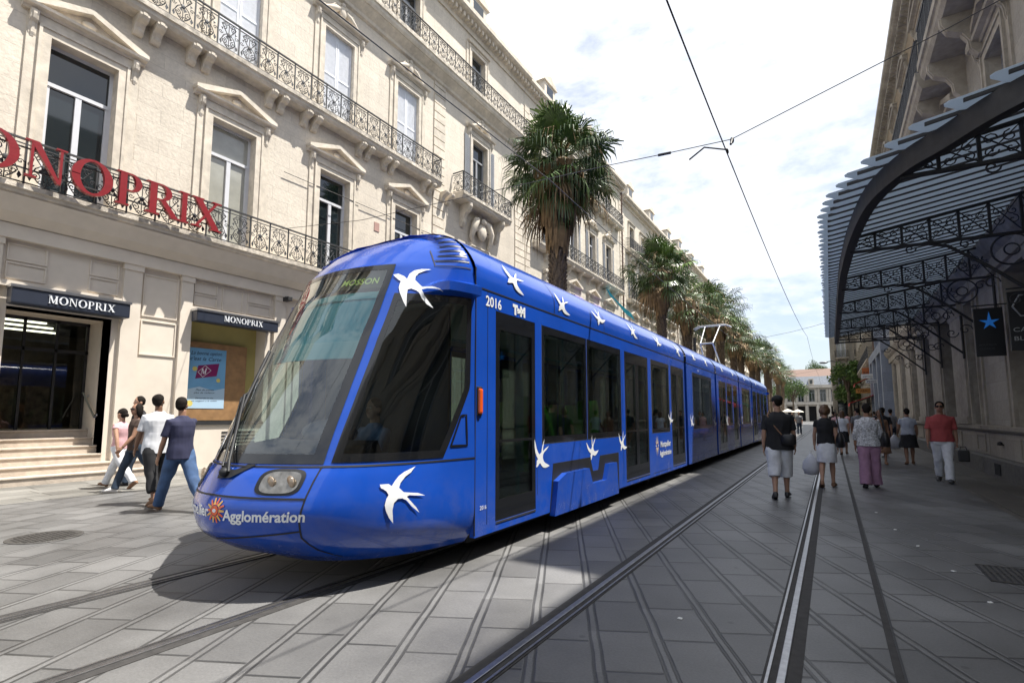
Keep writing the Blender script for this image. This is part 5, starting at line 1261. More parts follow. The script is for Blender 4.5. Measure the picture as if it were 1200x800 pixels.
# hanging shop banners under the canopy
bn = thing('shop_banner', 'black hanging banner with a bright blue star under the canopy', 'banner', (2.72, 14.0, 2.6)); mb = MB()
bx0, bx1, bz0, bz1 = 2.62, 3.08, 2.66, 3.66; mb.bbox(bx0, bx1, 13.98, 14.03, bz0, bz1, mat('black_banner', (.006, .006, .008), .5, var=0), .01); wobj(mb, 'panel', bn)
mb = MB(); pts = []
for k in range(10):
    t = math.pi/2+k*math.pi/5; r_ = (.165 if k % 2 == 0 else .055)*(1.35 if k == 0 else 1); pts.append((2.86+r_*math.cos(t), 13.972, 3.36+r_*math.sin(t)))
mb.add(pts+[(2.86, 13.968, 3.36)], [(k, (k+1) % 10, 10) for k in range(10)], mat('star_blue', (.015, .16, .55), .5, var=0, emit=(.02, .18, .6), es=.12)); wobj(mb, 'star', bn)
mb = MB()
for s_, z_ in (('BOUTIQUE', 2.88), ('OUVERTE', 2.80)):
    vs, fs = textmesh(s_, .055); mb.add([(bx0+.05+v.x, 13.972, z_+v.y) for v in vs], fs, mat('dim_lettering', (.06, .06, .07), .6, var=0))
wobj(mb, 'lettering', bn)
mb = MB(); mb.tube([(3.4, 14.0, 3.72), (2.6, 14.0, 3.72)], .015, M_ironb, 6)
for x_ in (2.68, 3.02): mb.tube([(x_, 14.0, 3.66), (x_, 14.0, 3.72)], .008, M_ironb, 5)
wobj(mb, 'hanging_rod', bn)
b2_ = thing('shop_sign', 'black projecting sign with pale diamond outline at the right edge', 'sign', (3.1, 12.6, 3)); mb = MB(); mb.bbox(2.84, 3.34, 12.58, 12.63, 2.62, 3.70, MATS['black_banner'], .01); wobj(mb, 'panel', b2_)
mb = MB(); M_dw = mat('dull_white', (.35, .36, .36), .5, var=0)
mb.tube([(2.90, 12.56, 3.42), (3.0, 12.56, 3.62), (3.24, 12.56, 3.62), (3.32, 12.56, 3.42), (3.24, 12.56, 3.24), (3.0, 12.56, 3.24), (2.90, 12.56, 3.42)], .014, M_dw, 4)
for s_, z_ in (('CARRE', 2.96), ('BLANC', 2.80)):
    vs, fs = textmesh(s_, .11); k_ = .42/text_width(vs); mb.add([(2.88+v.x*k_, 12.572, z_+v.y) for v in vs], fs, M_dw)
wobj(mb, 'lettering', b2_)
mb = MB(); mb.tube([(3.4, 12.6, 3.76), (2.84, 12.6, 3.76)], .015, M_ironb, 6); wobj(mb, 'hanging_rod', b2_)
wf = thing('wall_light', 'small black vent fitting on the panelled base of the right wall', 'fitting', (3.38, 17.6, .8)); mb = MB(); mb.ell((3.34, 16.4, .8), (.05, .07, .05), M_ironb); wobj(mb, 'cap', wf); mb = MB(); mb.lathe([(.07, 0), (.085, .02)], M_ironb, (3.36, 16.4, .76), 12); wobj(mb, 'collar', wf)
cg = thing('cellar_grate', 'dark square cellar opening low in the right wall base', 'grate', (3.24, 17.2, 0)); mb = MB(); mb.box(3.235, 3.225, 16.0, 16.5, .08, .34, M_dark); wobj(mb, 'opening', cg); mb = MB(); [mb.box(3.225, 3.215, 16.02+.1*k, 16.05+.1*k, .08, .34, M_iron) for k in range(5)]; wobj(mb, 'bars', cg)

# blue-grey portal building, corner house with balconies, far end
M_bluegrey = stone('blue_grey_stone', (.24, .27, .33), bw=1.2, bh=.6, stain=.1)
mb = MB(); pb = thing('portal_building', 'blue grey stone building with tall square portal after the stone hall', 'building', (RX, 52, 0), math.pi)
wall_mesh(mb, 0, 12, 0, 13, [(.8, 3.2, 0, 5.2), (4.4, 7.2, 0, 5.2), (8.4, 11.2, 0, 5.2), (1.2, 2.8, 7, 10), (5, 6.6, 7, 10), (9, 10.6, 7, 10)], M_bluegrey, .5); shell(mb, 12, 0, 13, M_bluegrey); build(mb, 'wall', pb)
mb = MB(); [mb.box(0, .5, y, y+.7, 0, 5.6, M_bluegrey) for y in (.1, 3.4, 7.4, 11.2)]; mb.box(0, .5, 0, 12, 5.6, 6.2, M_bluegrey); build(mb, 'portal', pb)
for y in (2, 5.8, 9.8): window(pb, y, 0, 2.4, 5.2, 'none', M_gjoin, M_curt if y == 5.8 else M_dkglass, trim=M_bluegrey); window(pb, y, 7, 1.6, 3, 'none', M_gjoin, trim=M_bluegrey)
cornice(pb, 12, 13, .6, .5, M_bluegrey, False)
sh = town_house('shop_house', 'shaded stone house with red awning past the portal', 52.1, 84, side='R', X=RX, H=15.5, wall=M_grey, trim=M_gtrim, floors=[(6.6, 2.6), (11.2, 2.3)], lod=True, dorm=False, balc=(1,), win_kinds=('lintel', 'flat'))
ch = thing('corner_house', 'narrow stone corner house with iron balconies facing down the street', 'building', (.35, 84.5, 0), -math.pi/2)
mb = MB(); Lc = 9; ys = [1.3, 3.6, 6.5]; fl_ = [(5.6, 2.5), (9.6, 2.6), (13.4, 2.2)]
wall_mesh(mb, 0, Lc, 0, 17, [(y-.55, y+.55, z, z+h) for y in ys for z, h in fl_]+[(y-.8, y+.8, .3, 3.6) for y in ys], M_grey, .3); shell(mb, Lc, 0, 17, M_grey, 16); build(mb, 'wall', ch)
for y in ys:
    for z, h in fl_: window(ch, y, z, 1.1, h, 'flat', M_white, M_curt if z > 9 and y < 2 else M_dkglass, trim=M_gtrim); balcony(ch, y-.8, y+.8, z-.1, .45, th=.25, rich=False, m=M_gtrim, brackets=[y-.5, y+.5], bh=.4)
    window(ch, y, .3, 1.6, 3.3, 'none', M_iron, M_dkglass, trim=M_gtrim)
cornice(ch, Lc, 17, .8, .6, M_gtrim, False); roof(ch, Lc, 17.8, D=16)
def awning(name, label, x0, x1, y0, y1, z0, z1, col):
    a = thing(name, label, 'awning', ((x0+x1)/2, (y0+y1)/2, z0)); mb = MB(); m = mat('cloth_%s' % name+str(col[0]), col, .8, var=.06)
    mb.add([(x1, y0, z1), (x1, y1, z1), (x0, y1, z0), (x0, y0, z0), (x1, y0, z1-.03), (x1, y1, z1-.03), (x0, y1, z0-.03), (x0, y0, z0-.03)], [(0, 1, 2, 3), (7, 6, 5, 4), (3, 2, 6, 7), (0, 3, 7, 4), (1, 5, 6, 2)], m)
    mb.add([(x0, y0, z0-.03), (x0, y1, z0-.03), (x0, y1, z0-.25), (x0, y0, z0-.25)], [(0, 1, 2, 3)], m); wobj(mb, 'cloth', a)
    mb = MB(); [mb.tube([(x1, y, z0), (x0+.05, y, z0-.02)], .02, M_iron, 5) for y in (y0+.1, y1-.1)]; wobj(mb, 'arm', a); return a
awning('awning', 'bright red sloping cafe awning over the far right pavement', 1.35, 3.35, 50.5, 55, 2.5, 3.25, (.55, .02, .03))
awning('awning', 'dark green cafe awning behind the red one at the right', 1.6, 3.35, 61, 67, 2.6, 3.3, (.02, .09, .05))
awning('awning', 'second red awning high behind the shop signs', 2.0, 3.35, 57, 60, 4.4, 5.1, (.42, .03, .02))
for k, (x0, x1, y, z0, z1, col, txt, lab) in enumerate(((2.1, 3.3, 58, 3.55, 4.0, (.55, .25, .05), 'TABAC', 'orange projecting shop sign at the far right'), (2.2, 3.3, 49.5, 4.4, 4.75, (.62, .62, .62), 'OPTIQUE', 'white projecting shop sign above the orange one'), (2.35, 3.3, 47, 3.9, 4.15, (.45, .46, .5), 'PHOTO', 'pale grey narrow projecting sign nearest of the far shops'), (2.5, 3.2, 54, 4.9, 5.6, (.35, .10, .02), 'BAR', 'square rust coloured sign high on the shop house'))):
    s_ = thing('shop_sign', lab, 'sign', ((x0+x1)/2, y, z0)); mb = MB(); mb.bbox(x0, x1, y-.06, y+.06, z0, z1, mat('sign_%d' % k, col, .5, var=0), .03); wobj(mb, 'panel', s_)
    vs, fs = textmesh(txt, .3); kk = (x1-x0)*.8/text_width(vs); kz = min(kk, (z1-z0)*.6/.22); mb = MB(); mb.add([(x0+(x1-x0)*.1+v.x*kk, y-.065, z0+(z1-z0)*.22+v.y*kz) for v in vs], fs, M_seam); wobj(mb, 'lettering', s_)
    mb = MB(); mb.tube([(x1, y, (z0+z1)/2), (3.42, y, (z0+z1)/2)], .03, M_iron, 6); wobj(mb, 'arm', s_)
# closing building with arcade at the end of the street
EX0, EY = -16., 158.
en = thing('opera_house', 'pale arcaded building with slate mansard and red tiled top closing the street', 'building', (EX0, EY, 0), -math.pi/2)
mb = MB(); LE = 34; ars = [1.7+k*2.55 for k in range(13)]
M_far = stone('far_pale_stone', (.50, .46, .40), stain=.08)
wall_mesh(mb, 0, LE, 0, 9.4, [(y-.85, y+.85, 0, 4.0) for y in ars]+[(y-.7, y+.7, 5.2, 8.4) for y in ars], M_far, .8); shell(mb, LE, 0, 9.4, M_far, 14); build(mb, 'wall', en)
mb = MB(); 
for y in ars:
    for s in (-1, 1): mb.tube([(.25, y+s*1.15, 0), (.25, y+s*1.15, 4.4)], .2, M_far, 8); mb.tube([(.2, y+s*1.05, 5), (.2, y+s*1.05, 8.7)], .14, M_far, 8)
build(mb, 'column', en)['kind'] = 'stuff'
mb = MB(); mb.box(0, .5, 0, LE, 4.4, 5.0, M_far); mb.box(0, .7, 0, LE, 8.8, 9.6, M_far); build(mb, 'cornice', en)
for y in ars: window(en, y, 5.2, 1.4, 3.2, 'none', M_gjoin, M_dkglass, trim=M_far)
mb = MB(); mb.prism([(0, 9.6), (-1.4, 12.0), (-12, 12.0), (-13, 9.6)], 1, .5, LE-.5, M_zinc); mb.prism([(-1.4, 12.0), (-4.5, 14.2), (-9, 14.2), (-12, 12)], 1, 2, LE-2, M_tile); build(mb, 'roof', en)
for y in ars[::2]: mb = MB(); mb.box(-.9, .05, y-.6, y+.6, 9.7, 11.3, M_far); dd = build(mb, 'dormer', en); mb = MB(); mb.box(.05, .06, y-.35, y+.35, 9.9, 11.0, M_dkglass); build(mb, 'pane', dd)
# street lamp on the far right wall
sl = thing('street_lamp', 'grey double armed lamp sticking out from the far corner house', 'lamp', (.2, 78, 8)); mb = MB()
mb.tube([(1.6, 78, 8.2), (.4, 78, 8.5), (-.4, 78, 8.4)], .06, M_iron, 6); wobj(mb, 'arm', sl); mb = MB(); mb.ell((-.5, 78, 8.35), (.5, .25, .16), M_zinc); wobj(mb, 'lamp_head', sl)
# ------------------------------------------------------------------ palms
M_leaf = mat('palm_leaf', (.062, .105, .032), .36, var=.45, scale=2.2, spec=.5)
M_leaf2 = mat('palm_leaf_light', (.13, .20, .05), .42, var=.35, scale=2.5)
M_leaf3 = mat('palm_leaf_dry', (.25, .165, .085), .8, var=.4, scale=3)
M_trunk = mat('palm_trunk', (.16, .12, .085), .9, var=.45, scale=12, bump=.8, bscale=18)
def fan_leaf(mb, base, dirv, plen, fr, droop, m, rnd, nseg=26, mp=None):
    """costapalmate leaf: petiole then blades fanning from its tip; blade tips droop"""
    d = dirv.normalized(); side = d.cross(Vector((0, 0, 1)));
    if side.length < .05: side = Vector((1, 0, 0))
    side.normalize(); up = side.cross(d).normalized()
    roll = rnd.uniform(-.5, .5); side, up = side*math.cos(roll)+up*math.sin(roll), up*math.cos(roll)-side*math.sin(roll)
    tip = base+d*plen+Vector((0, 0, -1))*plen*droop*.25; 
    mb.tube([base, base+d*plen*.5+Vector((0, 0, .02)), tip], [.028, .022, .016], mp or m, 4, cap=False, smooth=False)
    g = Vector((0, 0, -1))
    for k in range(nseg):
        a = R(-118+236*k/(nseg-1))+rnd.uniform(-.03, .03); e = d*math.cos(a)+side*math.sin(a)
        l = fr*(1-.30*abs(a)/R(118))*rnd.uniform(.72, 1.12); w = .030*fr/.9
        fold = up*(.13*l*abs(math.sin(a)))
        q = e.cross(up).normalized()
        p0 = tip+e*.03; p1 = tip+e*l*.55+fold+g*droop*l*.05; p2 = tip+e*l*.82+fold*.9+g*droop*l*.22; p3 = tip+e*l*(1.0-.12*droop)+fold*.6+g*droop*l*rnd.uniform(.45, .75)
        mb.add([p0, p1-q*w, p1+q*w, p2-q*w*.6, p2+q*w*.6, p3], [(0, 1, 2), (1, 3, 4, 2), (3, 5, 4)], m)
def palm_meshes(seed, H=13.9, cr=1.25, trunk_r=.30, skirt=1.0, lod=1):
    rnd = random.Random(seed); base = Vector((0, 0, H-2.15)); C = MB(); n = 74 if lod else 44
    for k in range(n):
        t = (k+.5)/n; el = R(84-136*t**.9); az = k*2.399963+rnd.uniform(-.25, .25)
        d = Vector((math.cos(el)*math.cos(az), math.cos(el)*math.sin(az), math.sin(el)))
        m = M_leaf2 if (t < .28 and rnd.random() < .65) or rnd.random() < .10 else M_leaf
        if t > .84 and rnd.random() < .55: m = M_leaf3
        plen = cr*rnd.uniform(.55, 1.08)*(.85+.3*math.sin(math.pi*t)); fr = cr*rnd.uniform(.68, .86)
        b0 = base+Vector((d.x*.12, d.y*.12, .25-.75*t))
        fan_leaf(C, b0, d, plen, fr, .35+1.1*t+rnd.uniform(-.1, .25), m, rnd, nseg=26 if lod else 15)
    for k in range(24 if lod else 8): # pale flower stalks
        az = rnd.uniform(0, 6.28); C.tube([base, base+Vector((math.cos(az)*.7, math.sin(az)*.7, .9)), base+Vector((math.cos(az)*1.5, math.sin(az)*1.5, .5)), base+Vector((math.cos(az)*1.9, math.sin(az)*1.9, -.4))], [.02, .018, .014, .006], M_leaf3, 4, cap=False)
    K = MB(); zt = H-2.6
    for k in range(200 if lod else 80): # hanging dead skirt
        az = rnd.uniform(0, 6.283); t = rnd.random(); r0 = trunk_r+.08+.48*(1-t)**.8*skirt; z0 = zt-t*2.3*skirt+.3; l = rnd.uniform(.7, 1.35)*(1-.35*t); c_, s_ = math.cos(az), math.sin(az)
        w = rnd.uniform(.08, .17); q = Vector((-s_, c_, 0))
        p0 = Vector((c_*trunk_r*.8, s_*trunk_r*.8, z0+.25)); p1 = Vector((c_*r0, s_*r0, z0-.25)); p2 = Vector((c_*(r0-.02), s_*(r0-.02), z0-.25-l*.5)); p3 = Vector((c_*(r0-.10*rnd.random()), s_*(r0-.1*rnd.random()), z0-.25-l))
        K.add([p0, p1-q*w, p1+q*w, p2-q*w*.8, p2+q*w*.8, p3-q*w*.25, p3+q*w*.25], [(0, 1, 2), (1, 3, 4, 2), (3, 5, 6, 4)], M_leaf3)
    T_ = MB(); rings = []; nn = 30
    for k in range(nn+1):
        z = (H-2.2)*k/nn; r = trunk_r*(1.15-.35*min(1, z/(H-2.2))+.25*max(0, 1-z/.8)); rings.append([(r*(1+.04*math.sin(7*j+k))*math.cos(2*math.pi*j/14), r*(1+.04*math.sin(5*j+k*2))*math.sin(2*math.pi*j/14), z) for j in range(14)])
    T_.loft(rings, M_trunk)
    zz = 3.2 if lod else 5.5
    while zz < H-2.6: # leaf boots
        for j in range(9):
            az = 2*math.pi*(j+.5*(int(zz*10) % 2))/9+rnd.uniform(-.15, .15); c_, s_ = math.cos(az), math.sin(az); r = trunk_r*.92; q = Vector((-s_, c_, 0))*.07
            a = Vector((c_*r, s_*r, zz)); b_ = Vector((c_*(r+.11), s_*(r+.11), zz+.20)); T_.add([a-q, a+q, b_+q*.5, b_-q*.5, a+Vector((0, 0, .25))], [(0, 1, 2, 3), (1, 4, 2), (4, 0, 3), (3, 2, 4)], M_trunk)
        zz += .16
    return C.mesh('crown'), K.mesh('dead_leaf_skirt'), T_.mesh('trunk')
pal = {k: palm_meshes(*a) for k, a in {0: (11, 13.9, 1.50, .31, 1.3, 1), 1: (23, 13.4, 1.5, .27, 1.0, 1), 2: (37, 13.2, 1.5, .26, .95, 0), 3: (5, 13.5, 1.5, .26, 1.0, 0)}.items()}
plab = ['tall fan palm with shaggy brown skirt, the nearest, rising behind the tram cab', 'second fan palm of the row, its crown above the first tram joint', 'third fan palm of the row, close behind the second', 'fourth fan palm of the row, directly above the pantograph']
for k, (y, v, x) in enumerate(((17.7, 0, -9), (32.6, 1, -9), (40.5, 3, -9), (47.5, 2, -9), (54.5, 3, -9), (61.5, 2, -9), (69, 3, -9), (77, 2, -9), (86, 3, -9), (95, 2, -9), (105, 3, -9), (117, 2, -9), (130, 3, -9))):
    s0 = 0; o = thing('palm_tree', plab[k] if k < 4 else 'distant fan palm standing farther down the left row', 'palm', (x+.15*math.sin(k*3), y, 0), k*1.3, group='palms in a row along the left side')
    s = 1+.05*math.sin(k*5.1) if k else 1; q_ = 1.22 if k > 1 else s; o.scale = (q_, q_, s*(1+.03*math.sin(k*2.3))); o.rotation_euler.x = .02*math.sin(k*1.7); o.rotation_euler.y = .02*math.cos(k*2.9)
    for me in pal[v]: link(me.name.split('.')[0], me, o)
# leafy trees at the far right, and on the hill behind
M_lf = mat('tree_leaf', (.06, .12, .025), .6, var=.45, scale=1.5); M_lf2 = mat('tree_leaf_light', (.13, .20, .045), .6, var=.4, scale=1.5); M_brk = mat('tree_bark', (.12, .09, .065), .9, var=.3, bump=.5)
def leafy(name, label, x, y, H, r, seed, n=2600, group=None):
    rnd = random.Random(seed); t = thing(name, label, 'tree', (x, y, 0), group=group); T_ = MB(); C = MB(); cz = H-r*1.05
    T_.tube([(0, 0, 0), (.05, 0, cz*.5), (0, .05, cz)], [.22, .17, .12], M_brk, 10); cl = []
    for k in range(15):
        az = rnd.uniform(0, 6.28); e = rnd.uniform(-.3, 1.2); p = Vector((math.cos(az)*math.cos(e)*r*.7, math.sin(az)*math.cos(e)*r*.7, cz+math.sin(e)*r*.75)); cl.append(p)
        T_.tube([(0, 0, cz*rnd.uniform(.6, .95)), (p*.5)+Vector((0, 0, cz*.45)), p], [.09, .06, .02], M_brk, 6)
    for k in range(n):
        c = rnd.choice(cl); v = Vector((rnd.gauss(0, 1), rnd.gauss(0, 1), rnd.gauss(0, 1))).normalized()*(r*.42)*rnd.random()**.4; p = c+v
        a = Vector((rnd.gauss(0, 1), rnd.gauss(0, 1), rnd.gauss(0, 1))).normalized(); b_ = a.cross(Vector((rnd.random(), rnd.random(), rnd.random()))).normalized(); s_ = rnd.uniform(.09, .2)
        C.add([p-a*s_, p-b_*s_*.6, p+a*s_, p+b_*s_*.6], [(0, 1, 2, 3)], M_lf2 if rnd.random() < .35 else M_lf)
    build(T_, 'trunk', t); build(C, 'crown', t)
leafy('plane_tree', 'bright green leafy tree at the far right before the shop signs', 1.9, 74, 8.2, 1.9, 4)
leafy('plane_tree', 'darker green leafy tree low beside the far right shops', 2.2, 80, 5.8, 1.7, 8)
leafy('plane_tree', 'green leafy tree closing the left palm row near the street end', -7.6, 140, 10.5, 3.4, 14)
leafy('plane_tree', 'rounder leafy tree half in front of the arcaded building', -10.5, 148, 11, 3.6, 15)
leafy('pine_tree', 'dark round tree top rising above the red tiled roof', -3, 180, 18.5, 3.0, 9)
# overhead wires
M_wire = mat('copper_wire', (.05, .045, .045), .5, var=0)
def wire(name, label, pts, r, group=None, cat='wire'):
    mb = MB(); mb.tube(pts, r, M_wire, 6); return tag(build(mb, name), label, cat, group)
def sag(a, b, s, n=14): return [(a[0]+(b[0]-a[0])*t/n, a[1]+(b[1]-a[1])*t/n, a[2]+(b[2]-a[2])*t/n-s*4*(t/n)*(1-t/n)) for t in range(n+1)]
W1 = sag((-1.02, -6, 5.35), (-1.05, 7.3, 5.12), .10)+sag((-1.05, 7.3, 5.12), (-1.0, 36, 6.3), .30)[1:]+sag((-1.0, 36, 6.3), (-1.0, 70, 6.2), .4)[1:]+sag((-1, 70, 6.2), (-1, 110, 6.2), .4)[1:]
wire('contact_wire', 'dark contact wire running down the middle of the sky over the empty track', W1, .0085)
W2 = sag((-4.4, -6, 5.75), (-4.4, 8.5, 6.0), .06)+sag((-4.4, 8.5, 6.0), (-4.4, 36, 5.75), .2)[1:]+[(-4.4, 110, 5.9)]
wire('contact_wire', 'dark contact wire crossing the store facade above the tram roof', W2, .009)
sp = thing('span_wire', 'thin cross span wire with insulators strung from the left facade to the right building', 'wire', (-1.2, 7.9, 5.6))
def pw(px, py, Yv):  # helper kept numeric: lateral and height at the span plane
    return None
SPN = [(-14.9, 7.9, 6.7), (-9, 7.9, 5.95), (-2.95, 7.9, 5.66), (-2.03, 7.9, 5.60), (-1.05, 7.9, 5.55), (1.5, 7.9, 6.25), (3.4, 7.9, 6.85)]
mb = MB(); mb.tube(SPN, .0065, M_wire, 6); wobj(mb, 'cable', sp)
for a, b in (((-2.14, 7.9, 5.605), (-1.94, 7.9, 5.592)), ): mb = MB(); mb.tube([a, b], .022, M_ironb, 8); wobj(mb, 'insulator', sp)
mb = MB(); mb.tube([(-1.04, 7.9, 5.55), (-1.04, 7.75, 5.40)], .018, M_ironb, 6); mb.ell((-1.04, 7.9, 5.53), (.03, .03, .05), M_ironb); wobj(mb, 'hanger', sp)
mb = MB(); mb.tube([(-1.62, 7.7, 5.30), (-1.38, 7.6, 5.38), (-1.05, 7.45, 5.18)], .012, M_ironb, 6); mb.ell((-1.05, 7.45, 5.16), (.02, .07, .03), M_ironb); wobj(mb, 'steady_arm', sp)
for k, y in enumerate((36, 70, 100)): wire('span_wire', ['far cross wire over the street meeting the contact wire', 'fainter cross wire farther down the street', 'faintest cross wire near the street end'][k], sag((-14.9, y, 8.2), (3.4, y, 8.2), 1.9), .010)
wire('cable', 'thin grey cable stapled across the store facade', [(FX+.08, 9.72, 9.4), (FX+.08, 17.4, 9.55)], .012)
# tram catenary pole between palms
pl = thing('catenary_pole', 'dark pole standing beside the tram behind its pantograph', 'pole', (-6.6, 31, 0)); mb = MB(); mb.tube([(-6.6, 31, 0), (-6.6, 31, 6.0)], .09, M_ironb, 10); wobj(mb, 'mast', pl); mb = MB(); mb.lathe([(.2, 0), (.2, .3), (.11, .4)], M_ironb, (-6.6, 31, 0)); wobj(mb, 'base', pl)
# parasols and planters at the far end
for k, (x, y, r_) in enumerate(((-7.8, 124, 1.3), (-6.4, 134, 1.3))):
    p = thing('parasol', 'cream cafe parasol under the far palms', 'parasol', (x, y, 0), group='cafe parasols at the far end'); mb = MB()
    n = 8; V = [(r_*math.cos(2*math.pi*j/n), r_*math.sin(2*math.pi*j/n), 2.3) for j in range(n)]+[(0, 0, 2.95)]; mb.add(V, [(j, (j+1) % n, n) for j in range(n)], mat('cream_canvas', (.6, .56, .48), .8, var=.05)); build(mb, 'canopy', p); mb = MB(); mb.tube([(0, 0, 0), (0, 0, 2.9)], .04, M_white, 6); build(mb, 'pole', p)
# ------------------------------------------------------------------ people
def skinm(n, c): return mat('skin_'+n, c, .55, var=.06, scale=8)
SK1, SK2, SK3 = skinm('fair', (.42, .24, .16)), skinm('tan', (.30, .16, .10)), skinm('brown', (.17, .085, .05))
def remeshed(mb, vox, smooth=2, noise_amp=0., nscale=9., m=None, seed=0):
    """union of closed lofts into one continuous skin"""
    me = mb.mesh('tmp'); bm = bmesh.new(); bm.from_mesh(me); bmesh.ops.recalc_face_normals(bm, faces=bm.faces); bm.to_mesh(me); bm.free()
    o = bpy.data.objects.new('tmp', me)
    r = o.modifiers.new('r', 'REMESH'); r.mode = 'VOXEL'; r.voxel_size = vox; r.use_smooth_shade = True
    if smooth: s = o.modifiers.new('s', 'SMOOTH'); s.iterations = smooth; s.factor = .5
    out = evalmesh(o)
    bpy.data.objects.remove(o); bpy.data.meshes.remove(me); out.materials.clear(); out.materials.append(m)
    if noise_amp:
        NR = [v.normal.copy() for v in out.vertices]; CO = [v.co.copy() for v in out.vertices]; F_ = []
        for p, nr in zip(CO, NR):
            q = noise.noise(Vector((p.x*nscale+seed, p.y*nscale, p.z*nscale*.55))); F_ += list(p+nr*q*noise_amp)
        out.vertices.foreach_set('co', F_)
    out.polygons.foreach_set('use_smooth', [True]*len(out.polygons)); out.polygons.foreach_set('material_index', [0]*len(out.polygons)); out.update()
    return out
def rot_x(v, a): c, s = math.cos(R(a)), math.sin(R(a)); return Vector((v.x, v.y*c-v.z*s, v.y*s+v.z*c))
class Fig:
    """forward is +y, right is +x; angles in degrees; h in metres"""
    def __init__(s, h=1.75, legL=(0, 0), legR=(0, 0), armL=(0, 6, 8), armR=(0, 6, 8), lean=0, turn=0, nod=0, female=False, build_=1.0):
        s.h = h; k = h/1.75; s.k = k; s.f = female; s.b = build_
        hipz = .92*k; s.sh = (.155 if female else .178)*k*(.5+.5*build_); s.hp = .088*k
        def leg(side, a, b):
            hip = Vector((side*s.hp, 0, hipz)); d = Vector((0, math.sin(R(a)), -math.cos(R(a)))); kn = hip+d*.43*k
            a2 = a-b; d2 = Vector((0, math.sin(R(a2)), -math.cos(R(a2)))); an = kn+d2*.42*k; return hip, kn, an, a2
        s.L = {-1: leg(-1, *legL), 1: leg(1, *legR)}
        low = min(s.L[q][2].z-.075*k*max(.35, math.cos(R(s.L[q][3]))) - .06*k*abs(math.sin(R(s.L[q][3]))) for q in (-1, 1)); s.dz = -low
        for q in (-1, 1): s.L[q] = tuple(v+Vector((0, 0, s.dz)) if isinstance(v, Vector) else v for v in s.L[q])
        s.hip = Vector((0, 0, hipz+s.dz)); ln = lambda z: Vector((0, math.sin(R(lean))*(z-.92)*k, hipz+math.cos(R(lean))*(z-.92)*k+s.dz)); s.ln = ln
        s.chest = ln(1.28); s.neck = ln(1.46); s.head = ln(1.635)+Vector((0, .02*k, 0))
        s.turn = turn; s.nod = nod
        def arm(side, fl, ab, el):
            sh = ln(1.385)+Vector((side*s.sh, 0, 0)); d = Vector((side*math.sin(R(ab)), math.sin(R(fl))*math.cos(R(ab)), -math.cos(R(fl))*math.cos(R(ab))))
            e = sh+d*.285*k; fl2 = fl+el; d2 = Vector((side*math.sin(R(ab*.3)), math.sin(R(fl2))*math.cos(R(ab*.3)), -math.cos(R(fl2))*math.cos(R(ab*.3)))); w = e+d2*.25*k; return sh, e, w, d2
        s.A = {-1: arm(-1, *armL), 1: arm(1, *armR)}
    def body(s, skin, grip=(False, False)):
        k = s.k; mb = MB(); m = skin; b = s.b
        tors = [(.86, .13, .09), (.92, .165 if s.f else .155, .11), (1.02, .14 if s.f else .145, .10), (1.10, .125 if s.f else .14, .095), (1.22, .145 if s.f else .16, .105), (1.33, .150 if s.f else .172, .100), (1.39, .13 if s.f else .15, .085), (1.43, .085, .065), (1.46, .056, .056), (1.50, .052, .055), (1.56, .050, .056)]
        rings = []
        for z, rx, ry in tors:
            c = s.ln(z); rings.append([(c.x+rx*k*b*math.cos(t), c.y+ry*k*b*math.sin(t), c.z) for t in [2*math.pi*j/16 for j in range(16)]])
        mb.loft(rings, m)
        rz = Matrix.Rotation(R(s.turn), 3, 'Z') @ Matrix.Rotation(R(-s.nod), 3, 'X'); H = s.head
        def hp(x, y, z): return H+rz @ Vector((x*k, y*k, z*k))
        def he(c, r, n=14, kk=10): mb.ell(hp(*c), tuple(q*k for q in r), m, n, kk, rot=rz)
        he((0, -.005, .02), (.074, .092, .098)); he((0, .02, -.045), (.058, .070, .070)); he((0, .055, -.082), (.032, .028, .024), 10, 6)
        he((0, .090, -.012), (.012, .022, .020), 8, 6); he((0, .097, -.024), (.016, .012, .010), 8, 6)
        for q in (-1, 1): he((q*.075, -.005, -.01), (.010, .022, .032), 8, 6)
        s.hp_ = hp; s.rz = rz
        for q in (-1, 1):
            sh, e, w, d2 = s.A[q]
            mb.tube([sh+Vector((-q*.05*k, 0, .0)), sh, sh.lerp(e, .35), e, e.lerp(w, .3), w.lerp(e, .15), w], [x*k*(.6+.4*b) for x in (.05, .052, .046, .037, .039, .029, .025)], m, 10)
            # hand: palm, four unequal fingers, thumb
            f = d2.normalized(); side = Vector((0, 1, 0)) if abs(f.y) < .8 else Vector((0, 0, 1)); side = (side-f*side.dot(f)).normalized(); nrm = f.cross(side).normalized()
            gr = grip[0 if q < 0 else 1]; inn = Vector((-q, 0, 0)); inn = (inn-f*inn.dot(f)).normalized() if (inn-f*inn.dot(f)).length > .1 else nrm
            fw = f.cross(inn).normalized(); 
            if fw.y < 0: fw = -fw
            rr = []
            for t_, a_, b_2 in ((0, .022, .016), (.03, .032, .015), (.065, .038, .015), (.09, .036, .013)):
                c = w+f*t_*k; rr.append([c+fw*a_*k*math.cos(u)+inn*b_2*k*math.sin(u) for u in [2*math.pi*j/10 for j in range(10)]])
            mb.loft(rr, m)
            for i, (o_, l) in enumerate(((.028, .068), (.010, .078), (-.009, .072), (-.027, .056))):
                a = w+f*.085*k+fw*o_*k; cu = 1.9 if gr else .5; p = [a]; dd = f.copy(); ang = 0
                for j in range(3): ang += cu*(.35 if j == 0 else .45); d3 = f*math.cos(ang)+inn*math.sin(ang); p.append(p[-1]+d3*l/3*k*1.05)
                mb.tube(p, [.0095*k, .009*k, .0085*k, .007*k], m, 6)
